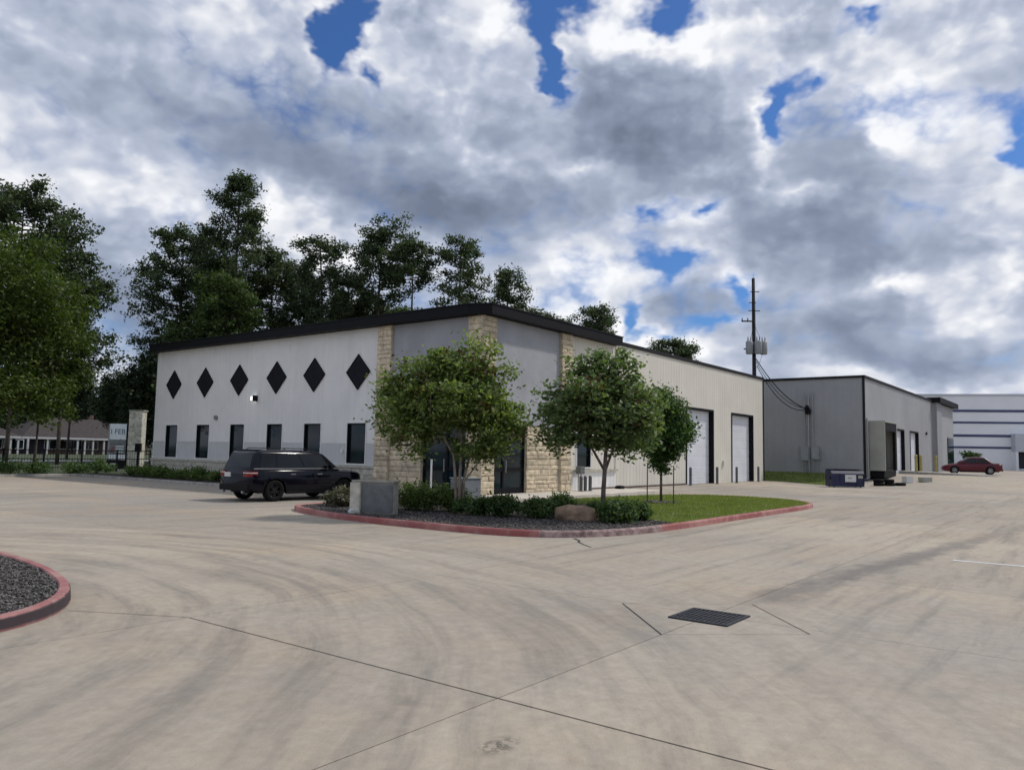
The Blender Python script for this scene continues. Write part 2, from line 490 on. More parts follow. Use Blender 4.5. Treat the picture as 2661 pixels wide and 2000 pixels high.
M['pine_green'] = leaf_mat('green_pine_needles', (0.030, 0.058, 0.018), (0.11, 0.155, 0.05), 0.32)
M['oak'] = leaf_mat('oak_leaves', (0.020, 0.046, 0.010), (0.115, 0.155, 0.030), 0.36)
M['dark_leaf'] = leaf_mat('dark_leaves', (0.016, 0.032, 0.017), (0.060, 0.085, 0.042), 0.25)
M['myrtle'] = leaf_mat('myrtle_leaves', (0.055, 0.105, 0.034), (0.28, 0.34, 0.11), 0.42)
M['maple'] = leaf_mat('maple_leaves', (0.048, 0.095, 0.042), (0.22, 0.28, 0.115), 0.4)
M['rust'] = leaf_mat('rusty_leaves', (0.060, 0.040, 0.018), (0.11, 0.070, 0.028), 0.25)
M['laurel'] = leaf_mat('laurel_leaves', (0.026, 0.065, 0.020), (0.10, 0.165, 0.046), 0.35)
M['shrub'] = leaf_mat('shrub_leaves', (0.028, 0.068, 0.026), (0.125, 0.185, 0.062), 0.36)
M['hedge'] = leaf_mat('hedge_leaves', (0.036, 0.078, 0.019), (0.15, 0.205, 0.052), 0.35)
M['drygrass'] = leaf_mat('greyish_shrub', (0.07, 0.075, 0.045), (0.20, 0.19, 0.13), 0.2)


# ------------------------------------------------------------------ mesh helpers
class MB:
    """collects boxes, tubes, prisms and loose faces and links them as ONE mesh object"""
    def __init__(s):
        s.v, s.f = [], []

    def add(s, vs, fs):
        o = len(s.v)
        s.v += [tuple(v) for v in vs]
        s.f += [tuple(i + o for i in f) for f in fs]
        return s

    def box(s, x0, x1, y0, y1, z0, z1):
        return s.add([(x0, y0, z0), (x1, y0, z0), (x1, y1, z0), (x0, y1, z0), (x0, y0, z1), (x1, y0, z1), (x1, y1, z1), (x0, y1, z1)],
                     [(3, 2, 1, 0), (4, 5, 6, 7), (0, 1, 5, 4), (1, 2, 6, 5), (2, 3, 7, 6), (3, 0, 4, 7)])

    def prism(s, pts, z0, z1):
        n = len(pts)
        vs = [(x, y, z0) for x, y in pts] + [(x, y, z1) for x, y in pts]
        fs = [tuple(range(n - 1, -1, -1)), tuple(range(n, 2 * n))] + [(i, (i + 1) % n, n + (i + 1) % n, n + i) for i in range(n)]
        return s.add(vs, fs)

    def tube(s, pts, rad, n=8, cap=True):
        pts = [Vector(p) for p in pts]
        if not isinstance(rad, (list, tuple)):
            rad = [rad] * len(pts)
        o = len(s.v)
        for i, p in enumerate(pts):
            d = (pts[min(i + 1, len(pts) - 1)] - pts[max(i - 1, 0)])
            d = d.normalized() if d.length > 1e-9 else Vector((0, 0, 1))
            a = d.cross(Vector((0, 0, 1)) if abs(d.z) < 0.9 else Vector((1, 0, 0))).normalized()
            b = d.cross(a)
            for k in range(n):
                t = 2 * math.pi * k / n
                s.v.append(tuple(p + rad[i] * (math.cos(t) * a + math.sin(t) * b)))
        for i in range(len(pts) - 1):
            for k in range(n):
                s.f.append((o + i * n + k, o + (i + 1) * n + k, o + (i + 1) * n + (k + 1) % n, o + i * n + (k + 1) % n))
        if cap:
            s.f.append(tuple(o + k for k in range(n)))
            s.f.append(tuple(o + (len(pts) - 1) * n + k for k in range(n - 1, -1, -1)))
        return s

    def xf(s, mat):
        s.v = [tuple(mat @ Vector(v)) for v in s.v]
        return s

    def mesh(s, name, mat, smooth=False):
        me = bpy.data.meshes.new(name)
        me.from_pydata(s.v, [], s.f)
        me.materials.append(mat)
        if smooth:
            me.polygons.foreach_set('use_smooth', [True] * len(me.polygons))
        me.update()
        return me

    def build(s, name, mat, parent=None, smooth=False, loc=None, bevel=0.0):
        o = link(name, s.mesh(name, mat, smooth), parent, loc)
        if bevel:
            b = o.modifiers.new('bevel', 'BEVEL')
            b.width = bevel
            b.segments = 2
            b.limit_method = 'ANGLE'
        return o


def link(name, me, parent=None, loc=None, mat=None):
    o = bpy.data.objects.new(name, me)
    col.objects.link(o)
    if parent is not None:
        o.parent = parent
    if loc is not None:
        o.location = loc
    if mat is not None:
        o.matrix_local = mat
    return o


def tag(o, label=None, cat=None, group=None, kind=None):
    if label:
        o['label'] = label
    if cat:
        o['category'] = cat
    if group:
        o['group'] = group
    if kind:
        o['kind'] = kind
    return o


def thing(name, label, cat, loc=(0, 0, 0), rz=0.0, group=None):
    o = bpy.data.objects.new(name, None)
    col.objects.link(o)
    o.empty_display_size = 0.2
    o.location = loc
    o.rotation_euler = (0, 0, rz)
    return tag(o, label, cat, group)


def copy_tree(o, kids, parent=None):
    c = o.copy()
    col.objects.link(c)
    c.parent = parent
    if parent is None:
        c.matrix_parent_inverse = Matrix()
    for ch in kids.get(o, []):
        copy_tree(ch, kids, c)
    return c


def kids_of(root):
    d = {}
    def walk(o):
        d[o] = list(o.children)
        for c in o.children:
            walk(c)
    walk(root)
    return d


def quads_mesh(name, V, mat):
    """V: (n,4,3) array of loose quads"""
    n = len(V)
    me = bpy.data.meshes.new(name)
    me.vertices.add(n * 4)
    me.vertices.foreach_set('co', V.reshape(-1).astype(np.float32))
    me.loops.add(n * 4)
    me.loops.foreach_set('vertex_index', np.arange(n * 4, dtype=np.int32))
    me.polygons.add(n)
    me.polygons.foreach_set('loop_start', np.arange(0, n * 4, 4, dtype=np.int32))
    me.polygons.foreach_set('loop_total', np.full(n, 4, dtype=np.int32))
    me.materials.append(mat)
    me.update(calc_edges=True)
    return me


def leaf_quads(C, size, rg, flat=0.0, aspect=0.55, up=0.3):
    """a leaf-shaped (kite) quad at every centre, turned at random"""
    n = len(C)
    a = rg.normal(size=(n, 3))
    a[:, 2] = a[:, 2] * (1 - flat)
    a /= np.linalg.norm(a, axis=1)[:, None]
    b = rg.normal(size=(n, 3))
    nrm = np.cross(a, b)
    nrm[:, 2] += up * np.sign(nrm[:, 2] + 1e-9)
    nrm /= np.linalg.norm(nrm, axis=1)[:, None]
    b = np.cross(nrm, a)
    b /= np.linalg.norm(b, axis=1)[:, None]
    s = (size * rg.uniform(0.65, 1.35, n))[:, None]
    w = s * aspect
    return np.stack([C - a * s * 0.5, C + b * w * 0.5 + a * s * 0.05, C + a * s * 0.5, C - b * w * 0.5 + a * s * 0.05], axis=1)


def smooth01(t):
    t = min(1.0, max(0.0, t))
    return t * t * (3 - 2 * t)


def hgt(x, y):
    """lie of the land: the yard rises gently to the roll-up doors and to the far building"""
    z = 0.62 * smooth01((x - 30.4) / 13.0)
    if y < 1 and 9.0 < x < 32.5:
        z += 0.135 * smooth01((y + 4.2) / 3.6) * smooth01((x - 10.3) / 1.4) * smooth01((32.3 - x) / 1.2)
    return z


# ------------------------------------------------------------------ setting: ground, paving, kerbs
far = 2500
MB().box(-far, far, -far, far, -0.4, -0.09).build('ground', M['field'])
tag(bpy.data.objects['ground'], kind='structure')

JX = [-18.05 + 3.85 * k for k in range(-4, 13)]
JY = [-15.0 + 4.05 * k for k in range(-6, 11)]
PX0, PX1, PY0, PY1 = JX[0], JX[-1], JY[0], JY[-1]


def height_sheet(name, xs, ys, mat, dz=0.0, hole=None):
    vs, fs = [], []
    for y in ys:
        for x in xs:
            inside = hole and hole[0] + 1e-6 < x < hole[1] - 1e-6 and hole[2] + 1e-6 < y < hole[3] - 1e-6
            vs.append((x, y, hgt(x, y) + dz - (0.05 if inside else 0)))
    nx = len(xs)
    for j in range(len(ys) - 1):
        for i in range(nx - 1):
            fs.append((j * nx + i, j * nx + i + 1, (j + 1) * nx + i + 1, (j + 1) * nx + i))
    me = bpy.data.meshes.new(name)
    me.from_pydata(vs, [], fs)
    me.materials.append(mat)
    me.polygons.foreach_set('use_smooth', [True] * len(fs))
    me.update()
    return link(name, me)


e = 0.001
xs = sorted(set([-80, -60, PX0, PX0 + e] + list(np.linspace(PX0 + 1, PX1 - 1, 60)) + [PX1 - e, PX1] + list(np.linspace(PX1 + 0.5, 50, 24)) + [60, 75, 90, 110, 140, 180]))
ys = sorted(set([-120, -90, -60, PY0, PY0 + e] + list(np.linspace(PY0 + 1, PY1 - 1, 60)) + [PY1 - e, PY1] + [26.2, 26.9]))
pav = height_sheet('concrete_pavement', xs, ys, M['concrete'], 0.0, (PX0, PX1, PY0, PY1))
tag(pav, kind='structure')

cand = []
for i in range(len(JX) - 1):
    for j in range(len(JY) - 1):
        x0, x1, y0, y1 = JX[i], JX[i + 1], JY[j], JY[j + 1]
        if x0 > 0.5 and y0 > 0.5 and x1 < 30:
            continue
        cx, cyy = (x0 + x1) / 2, (y0 + y1) / 2
        cand.append((math.hypot(cx + 22.6, cyy + 18.5) , x0, x1, y0, y1))
cand.sort()
for q, (d, x0, x1, y0, y1) in enumerate(cand[:290]):
    wide = y1 < -10.5
    gx0 = (0.011 if wide else 0.0004) if abs(x0 + 18.05) < 0.1 else 0.004
    gx1 = (0.011 if wide else 0.0004) if abs(x1 + 18.05) < 0.1 else 0.004
    a0, a1, b0, b1 = x0 + gx0, x1 - gx1, y0 + 0.005, y1 - 0.005
    n = 4
    vs, fs = [], []
    for jj in range(n + 1):
        for ii in range(n + 1):
            x, y = a0 + (a1 - a0) * ii / n, b0 + (b1 - b0) * jj / n
            vs.append((x, y, hgt(x, y)))
    for jj in range(n):
        for ii in range(n):
            k = jj * (n + 1) + ii
            fs.append((k, k + 1, k + n + 2, k + n + 1))
    rim = [ii for ii in range(n + 1)] + [(jj + 1) * (n + 1) - 1 for jj in range(1, n + 1)] + [n * (n + 1) + ii for ii in range(n - 1, -1, -1)] + [jj * (n + 1) for jj in range(n - 1, 0, -1)]
    o0 = len(vs)
    for k in rim:
        vs.append((vs[k][0], vs[k][1], vs[k][2] - 0.04))
    for k in range(len(rim)):
        k2 = (k + 1) % len(rim)
        fs.append((rim[k2], rim[k], o0 + k, o0 + k2))
    me = bpy.data.meshes.new('slab')
    me.from_pydata(vs, [], fs)
    me.materials.append(M['concrete'])
    link('slab', me, pav)
# the joints between the slabs are packed with dark filler
fb = MB()
for x in JX:
    fb.box(x - 0.012, x + 0.012, PY0, -10.95 if abs(x + 18.05) < 0.1 else -1.6, -0.03, -0.012)
for y in JY:
    if y < -2:
        fb.box(PX0, 9.5, y - 0.008, y + 0.008, -0.034, -0.016)
tag(fb.build('joint_filler', M['joint'], pav), kind='stuff')

# diamond of joints round the drain, and the drain itself
drain = thing('drain_grate', 'square dark cast iron storm drain grate set in the concrete', 'drain', (-14.33, -15.03, 0.0))
drain.scale = (0.93, 0.93, 1)
MB().box(-0.33, 0.33, -0.33, 0.33, 0.003, 0.006).build('pit', M['joint'], drain)
fr = MB()
for s_ in (-1, 1):
    fr.box(min(s_ * .36, s_ * .31), max(s_ * .36, s_ * .31), -0.36, 0.36, 0.002, 0.016)
    fr.box(-0.31, 0.31, min(s_ * .36, s_ * .31), max(s_ * .36, s_ * .31), 0.002, 0.0155)
fr.build('frame', M['grate'], drain)
bar = MB().box(-0.305, 0.305, -0.013, 0.013, 0.006, 0.0145).mesh('bar', M['grate'])
for k in range(11):
    link('bar', bar, drain, (0, -0.28 + 0.056 * k, 0))
cb = MB().box(-0.012, 0.012, -0.305, 0.305, 0.0065, 0.0138).mesh('cross_bar', M['grate'])
for k in range(3):
    link('cross_bar', cb, drain, (-0.155 + 0.155 * k, 0, 0))
dj = MB()
P4 = [(-14.29, -13.93), (-15.44, -15.0), (-14.43, -16.13), (-13.27, -15.12)]
for k in range(4):
    a, b = Vector((*P4[k], 0)), Vector((*P4[(k + 1) % 4], 0))
    t = (b - a).normalized()
    nn = Vector((-t.y, t.x, 0)) * (0.0075 if k == 0 else 0.0045 if k == 2 else 0.002)
    dj.add([a - nn + Vector((0, 0, .004)), b - nn + Vector((0, 0, .004)), b + nn + Vector((0, 0, .004)), a + nn + Vector((0, 0, .004))], [(0, 1, 2, 3)])
tag(dj.build('sawn_joint', M['joint'], pav))
dj = MB()
dj.add([(-18.055, -10.95, .004), (-18.045, -10.95, .004), (-18.70, -9.72, .004), (-18.706, -9.724, .004)], [(0, 1, 2, 3)])
dj.build('sawn_joint', M['joint'], pav)
# crack running out from the planter kerb
ck = MB()
pts = [(-8.75, -9.72), (-9.02, -10.02), (-9.25, -10.14), (-9.52, -10.42), (-9.82, -10.78)]
for k in range(len(pts) - 1):
    a, b = Vector((*pts[k], .005)), Vector((*pts[k + 1], .005))
    t = (b - a).normalized()
    nn = Vector((-t.y, t.x, 0)) * (0.03 - 0.004 * k)
    ck.add([a - nn, b - nn * .8, b + nn * .8, a + nn], [(0, 1, 2, 3)])
ck.build('crack', M['joint'], pav)
ps = MB()
ps.box(-6.75, -6.65, -21.5, -16.35, 0.002, 0.006)
ps.build('painted_line', M['white_paint'], pav)


def kerb_run(name, pts, closed, w, z0, z1, mat_for, seg=1.25):
    """a kerb as a run of cast segments"""
    root = bpy.data.objects.new(name, None)
    col.objects.link(root)
    root.location = (pts[0][0], pts[0][1], 0)
    tag(root, kind='structure')
    P = [Vector((x, y, 0)) for x, y in pts]
    if closed:
        P.append(P[0])
    # resample with rounded corners
    dense = []
    for i in range(len(P) - 1):
        n = max(1, int((P[i + 1] - P[i]).length / 0.16))
        for k in range(n):
            dense.append(P[i].lerp(P[i + 1], k / n))
    dense.append(P[-1])
    for _ in range(12):
        q = dense[:]
        for i in range(len(dense)):
            if closed:
                a, b = q[(i - 1) % (len(q) - 1)], q[(i + 1) % (len(q) - 1)]
            elif 0 < i < len(dense) - 1:
                a, b = q[i - 1], q[i + 1]
            else:
                continue
            dense[i] = q[i] * 0.5 + (a + b) * 0.25
        if closed:
            dense[-1] = dense[0]
    inn = []
    N = len(dense)
    for i in range(N):
        if closed:
            t = dense[(i + 1) % (N - 1)] - dense[(i - 1) % (N - 1)]
        else:
            t = dense[min(i + 1, N - 1)] - dense[max(i - 1, 0)]
        t.normalize()
        inn.append(dense[i] + Vector((-t.y, t.x, 0)) * w)
    step = max(2, int(seg / 0.16))
    i = 0
    L0 = root.location
    while i < N - 1:
        j = min(i + step, N - 1)
        if N - 1 - j < 3:
            j = N - 1
        vs, fs = [], []
        for k in range(i, j + 1):
            o, n_ = dense[k] - L0, inn[k] - L0
            g = 0.0
            u = (n_ - o) / w
            hz = z1
            for off, z in ((0, z0), (0.012, hz - 0.03), (0.035, hz), (w - 0.02, hz), (w, hz - 0.02), (w, z0)):
                p = o + u * off
                vs.append((p.x, p.y, z + hgt(dense[k].x, dense[k].y)))
        m6 = 6
        for k in range(j - i):
            for r_ in range(m6 - 1):
                fs.append((k * m6 + r_, (k + 1) * m6 + r_, (k + 1) * m6 + r_ + 1, k * m6 + r_ + 1))
        fs.append(tuple(range(m6)))
        fs.append(tuple((j - i) * m6 + r_ for r_ in range(m6 - 1, -1, -1)))
        me = bpy.data.meshes.new('kerb_segment')
        me.from_pydata(vs, [], fs)
        mid = dense[(i + j) // 2]
        me.materials.append(mat_for(mid))
        me.update()
        link('kerb_segment', me, root)
        i = j
    return root, [(v.x, v.y) for v in inn]


ISL = [(-8.9, -0.9), (-9.36, -2.5), (-9.62, -4.5), (-9.62, -6.0), (-9.6, -7.4), (-9.44, -8.5), (-9.0, -9.4), (-8.11, -10.0), (-6.65, -10.34), (-4.3, -10.42), (-1.1, -10.40), (2.7, -10.42), (5.2, -10.42), (6.6, -10.2),
       (8.3, -9.0), (9.0, -7.3), (9.0, -5.9), (8.4, -4.7), (6.8, -3.75), (4.9, -3.4), (1.3, -3.15), (-2.3, -3.0), (-2.6, -2.4), (-2.7, 0.2), (-3.2, 0.5), (-7.8, 0.45), (-8.5, 0.0)]
isl_kerb, isl_in = kerb_run('kerb', ISL, True, 0.16, -0.02, 0.14,
                            lambda p: M['kerb_grey'] if (-9.35 < p.x < -5.6 and p.y < -8.6) else (M['kerb_plain'] if p.y > -4.8 and p.x > -2 else M['kerb_red']))
LEF = [(-17.72, 3.0), (-17.72, -4.5), (-17.75, -6.0), (-17.9, -7.4), (-18.2, -8.7), (-18.62, -9.6), (-19.12, -10.17), (-19.6, -10.36), (-20.5, -10.5), (-27.0, -10.5), (-29, -9.5), (-29, 2.5), (-28, 3.4), (-18.4, 3.5)]
LEF = LEF[::-1]
lef_kerb, lef_in = kerb_run('kerb', LEF, True, 0.14, -0.02, 0.14, lambda p: M['kerb_scuffed'])
BED = [(-40.0, 26.6), (-2.95, 26.6), (-2.75, 26.3), (-2.75, 6.2), (-2.6, 5.9), (-0.3, 5.85)]
bed_kerb, bed_in = kerb_run('kerb', BED, False, 0.15, -0.02, 0.13, lambda p: M['kerb_plain'])


def patch(name, poly, z, mat, kind, bump=0.0, res=0.5):
    """flat-ish bed filling a kerb, slightly mounded"""
    bm = bmesh.new()
    vs = [bm.verts.new((x, y, z)) for x, y in poly]
    bm.faces.new(vs)
    me = bpy.data.meshes.new(name)
    bm.normal_update()
    bm.to_mesh(me)
    bm.free()
    me.materials.append(mat)
    o = link(name, me)
    tag(o, kind=kind)
    return o


def inside(x, y, poly):
    c = False
    n = len(poly)
    j = n - 1
    for i in range(n):
        xi, yi = poly[i]
        xj, yj = poly[j]
        if (yi > y) != (yj > y) and x < (xj - xi) * (y - yi) / (yj - yi) + xi:
            c = not c
        j = i
    return c


isl_poly = isl_in[:-1]
lef_poly = lef_in[:-1]
patch('planting_bed', isl_poly, 0.105, M['soil'], 'structure')
patch('planting_bed', lef_poly, 0.11, M['soil'], 'structure')
MB().box(-2.62, 0.3, 5.95, 26.5, -0.05, 0.11).build('planting_bed', M['soil'])
tag(bpy.data.objects['planting_bed.002'], kind='structure')


def lawn_edge(x, y):
    """grass takes over from mulch along this line"""
    t = (y + 9.97) / (-3.37 + 9.97)
    return x - (-5.2 + t * 6.2 + 0.35 * math.sin(y * 1.7))


lawn_poly = [p for p in isl_poly if lawn_edge(*p) > 0.1]
line = [(-5.2 + t * 6.2 + 0.35 * math.sin((-9.97 + 6.6 * t) * 1.7), -9.97 + 6.6 * t) for t in np.linspace(0.02, 0.97, 16)]
lawn_all = lawn_poly + line
lawn_all = sorted(lawn_all, key=lambda p: math.atan2(p[1] + 6.8, p[0] - 1.6))
patch('lawn', lawn_all, 0.122, M['turf'], 'structure')


def scatter(poly, n, rg, cond=None):
    xs_ = [p[0] for p in poly]
    ys_ = [p[1] for p in poly]
    out = []
    while len(out) < n:
        x = rg.uniform(min(xs_), max(xs_))
        y = rg.uniform(min(ys_), max(ys_))
        if inside(x, y, poly) and (cond is None or cond(x, y)):
            out.append((x, y))
    return np.array(out)


def blades(name, pts, z, h, w, rg, mat):
    n = len(pts)
    a = rg.uniform(0, 2 * math.pi, n)
    d = np.stack([np.cos(a), np.sin(a), np.zeros(n)], 1)
    hh = (h * rg.uniform(0.5, 1.3, n))[:, None]
    lean = rg.normal(size=(n, 3)) * 0.35
    lean[:, 2] = 1
    base = np.concatenate([pts, np.full((n, 1), z)], 1) if np.isscalar(z) else np.concatenate([pts, z[:, None]], 1)
    tip = base + lean * hh
    V = np.stack([base - d * w, base + d * w, tip + d * w * 0.25, tip - d * w * 0.25], 1)
    return link(name, quads_mesh(name, V, mat))


lp = scatter(isl_poly, 26000, rng, lambda x, y: lawn_edge(x, y) > 0)
tag(blades('grass', lp, 0.115, 0.055, 0.012, rng, M['blade']), kind='stuff')


def chips(name, pts, z, size, rg, mat, flat=0.35):
    """small broken stones or bark chips, each a squashed octahedron"""
    n = len(pts)
    oct_ = np.array([(1, 0, 0), (0, 1, 0), (-1, 0, 0), (0, -1, 0), (0, 0, 1), (0, 0, -1)], float)
    a = rg.uniform(0, 2 * math.pi, n)
    s = size * rg.uniform(0.5, 1.4, (n, 1, 3)) * np.array([1, 0.75, flat])
    V = oct_[None] * s * (1 + 0.3 * rg.normal(size=(n, 6, 1)))
    ca, sa = np.cos(a)[:, None], np.sin(a)[:, None]
    X = V[:, :, 0] * ca - V[:, :, 1] * sa + pts[:, 0:1]
    Y = V[:, :, 0] * sa + V[:, :, 1] * ca + pts[:, 1:2]
    Z = V[:, :, 2] + z + rg.uniform(0, size * 0.5, (n, 1))
    W = np.stack([X, Y, Z], 2).reshape(-1, 3)
    F = np.array([(0, 1, 4), (1, 2, 4), (2, 3, 4), (3, 0, 4), (1, 0, 5), (2, 1, 5), (3, 2, 5), (0, 3, 5)])
    F = (F[None] + (np.arange(n) * 6)[:, None, None]).reshape(-1, 3)
    me = bpy.data.meshes.new(name)
    me.vertices.add(len(W))
    me.vertices.foreach_set('co', W.reshape(-1).astype(np.float32))
    me.loops.add(len(F) * 3)
    me.loops.foreach_set('vertex_index', F.reshape(-1).astype(np.int32))
    me.polygons.add(len(F))
    me.polygons.foreach_set('loop_start', np.arange(0, len(F) * 3, 3, dtype=np.int32))
    me.polygons.foreach_set('loop_total', np.full(len(F), 3, dtype=np.int32))
    me.materials.append(mat)
    me.update(calc_edges=True)
    return link(name, me)


mp = scatter(isl_poly, 17000, rng, lambda x, y: lawn_edge(x, y) < 0.15)
tag(chips('mulch', mp, 0.106, 0.032, rng, M['chips']), kind='stuff')
gp = scatter(lef_poly, 22000, rng, lambda x, y: x > -22.5 and y < -3.5)
tag(chips('gravel', gp, 0.112, 0.021, rng, M['pebbles'], 0.6), kind='stuff')

# sidewalk round the entrance
sw = MB().prism([(-2.1, -2.3), (10.5, -2.3), (10.5, -0.02), (-0.02, -0.02), (-0.02, 5.6), (-2.1, 5.6)], -0.03, 0.15)
tag(sw.build('sidewalk', M['sidewalk'], None, bevel=0.015), kind='structure')
# grass bank between the two buildings
bx = list(np.linspace(30.62, 35.45, 10))
by = list(np.linspace(-5.0, 14, 24))
vs, fs = [], []
for y in by:
    for x in bx:
        vs.append((x, y, 0.06 + 0.62 * smooth01((x - 30.5) / 5.0)))
for j in range(len(by) - 1):
    for i in range(len(bx) - 1):
        k = j * len(bx) + i
        fs.append((k, k + 1, k + len(bx) + 1, k + len(bx)))
n0 = len(vs)
vs += [(30.62, -5, -0.05), (35.45, -5, 0.0), (30.62, 14, -0.05)]
fs += [tuple([n0] + [n0 + 1] + [len(bx) - 1 - i for i in range(len(bx))]), tuple([n0 + 2] + [n0] + [j * len(bx) for j in range(len(by))])]
me = bpy.data.meshes.new('grass_bank')
me.from_pydata(vs, [], fs)
me.materials.append(M['turf'])
tag(link('grass_bank', me), kind='structure')
bp = np.stack([rng.uniform(30.65, 35.3, 9000), rng.uniform(-4.95, 4, 9000)], 1)
bz = np.array([0.05 + 0.62 * smooth01((x - 30.5) / 5.0) for x in bp[:, 0]])
tag(blades('grass', bp, bz, 0.07, 0.02, rng, M['blade']), kind='stuff')
# verge, street and far lawn on the left
MB().box(-90, 60, 26.72, 56.5, -0.3, 0.10).build('verge', M['field'])
MB().box(-200, 160, 56.5, 64.5, -0.3, 0.16).build('street', M['road'])
MB().box(-200, 160, 64.5, 240, -0.3, 0.13).build('far_lawn', M['field'])
for n_ in ('verge', 'street', 'far_lawn'):
    tag(bpy.data.objects[n_], kind='structure')


# ------------------------------------------------------------------ buildings
class Wall:
    """frame on a wall face: u runs along it, n points out of it, v is up"""
    def __init__(s, origin, u, n, parent):
        s.o, s.u, s.n, s.p = Vector(origin), Vector(u), Vector(n), parent

    def mat(s, u, v, n=0.0, su=1.0, sn=1.0, sv=1.0):
        m = Matrix.Identity(4)
        m.col[0][:3] = s.u * su
        m.col[1][:3] = s.n * sn
        m.col[2][:3] = Vector((0, 0, 1)) * sv
        m.col[3][:3] = s.o + s.u * u + s.n * n + Vector((0, 0, v))
        return m

    def put(s, name, me, u, v, n=0.0, su=1.0, sn=1.0, sv=1.0, parent=None):
        return link(name, me, parent or s.p, None, s.mat(u, v, n, su, sn, sv))

    def box(s, name, u0, u1, v0, v1, n0, n1, mat, parent=None):
        b = MB()
        vs = [s.o + s.u * u + s.n * n + Vector((0, 0, v)) for v in (v0, v1) for (u, n) in ((u0, n0), (u1, n0), (u1, n1), (u0, n1))]
        b.add(vs, [(3, 2, 1, 0), (4, 5, 6, 7), (0, 1, 5, 4), (1, 2, 6, 5), (2, 3, 7, 6), (3, 0, 4, 7)])
        return b.build(name, mat, parent or s.p)


_pc = {}


def panel_mesh(w, h, mat, pitch=0.305, depth=0.007, rib=0.04):
    """one ribbed wall sheet, w wide and h high, outer face at n = 0"""
    key = (round(w, 3), round(h, 3), mat.name, pitch, depth)
    if key in _pc:
        return _pc[key]
    us = [(-w / 2 + 0.003, -0.03), (-w / 2 + 0.003, 0.0)]
    k = max(1, round(w / pitch))
    for i in range(k):
        c = -w / 2 + (i + 0.5) * w / k
        us += [(c - rib / 2 - depth, 0.0), (c - rib / 2, depth), (c + rib / 2, depth), (c + rib / 2 + depth, 0.0)]
    us += [(w / 2 - 0.003, 0.0), (w / 2 - 0.003, -0.03)]
    n = len(us)
    vs = [(u, d, 0) for u, d in us] + [(u, d, h) for u, d in us]
    fs = [(i, i + 1, n + i + 1, n + i) for i in range(n - 1)] + [tuple(range(n - 1, -1, -1)), tuple(range(n, 2 * n))]
    me = bpy.data.meshes.new('wall_panel')
    me.from_pydata(vs, [], fs)
    me.materials.append(mat)
    me.update()
    _pc[key] = me
    return me


def panels(W, u0, u1, v0, v1, mat, n=0.0, width=0.94, **kw):
    k = max(1, round((u1 - u0) / width))
    w = (u1 - u0) / k
    for i in range(k):
        W.put('wall_panel', panel_mesh(w, v1 - v0, mat, **kw), u0 + (i + 0.5) * w, v0, n)


def stone_mesh(mat, seed):
    """split-faced block: unit size in u and v, n from 0 to 1, with chipped uneven front"""
    rg = random.Random(seed)
    vs = [(-.5, 0, -.5), (.5, 0, -.5), (.5, 0, .5), (-.5, 0, .5)]
    for (u, v) in ((-.5, -.5), (.5, -.5), (.5, .5), (-.5, .5)):
        vs.append((u, 0.86 + rg.uniform(-.06, .06), v))
    for (u, v) in ((-.38, -.34), (.38, -.34), (.38, .34), (-.38, .34)):
        vs.append((u + rg.uniform(-.08, .08), 1.0 + rg.uniform(-.07, .06), v + rg.uniform(-.1, .1)))
    vs.append((rg.uniform(-.15, .15), 1.05 + rg.uniform(-.1, .1), rg.uniform(-.1, .1)))
    fs = []
    for k in range(4):
        k2 = (k + 1) % 4
        fs += [(k, k2, 4 + k2, 4 + k), (4 + k, 4 + k2, 8 + k2, 8 + k), (8 + k, 8 + k2, 12)]
    me = bpy.data.meshes.new('stone')
    me.from_pydata(vs, [], fs)
    me.materials.append(mat)
    me.update()
    return me


STONES = [stone_mesh(M['lstone'], k) for k in range(6)]
STONES_W = [stone_mesh(M['wstone'], k) for k in range(4)]


def stones(W, u0, u1, v0, v1, depth, rg, meshes=None, joined=False, course=(0.16, 0.28), length=(0.42, 0.95), n0=0.0, parent=None):
    meshes = meshes or STONES
    v = v0
    cnt = 0
    jb = MB()
    while v < v1 - 0.05:
        h = rg.uniform(*course)
        if v + h > v1 - 0.12:
            h = v1 - v
        u = u0
        while u < u1 - 0.02:
            L = rg.uniform(*length)
            if u + L > u1 - 0.22:
                L = u1 - u
            me = rg.choice(meshes)
            m = W.mat(u + L / 2, v + h / 2, n0, L - 0.014, depth * rg.uniform(0.85, 1.15), h - 0.014)
            if joined:
                jb.add([m @ x.co for x in me.vertices], [tuple(p.vertices) for p in me.polygons])
            else:
                link('stone', me, parent or W.p, None, m)
                cnt += 1
            u += L
        v += h
    if joined:
        o = jb.build('stone_course', meshes[0].materials[0], parent or W.p)
        tag(o, kind='stuff')
    return cnt


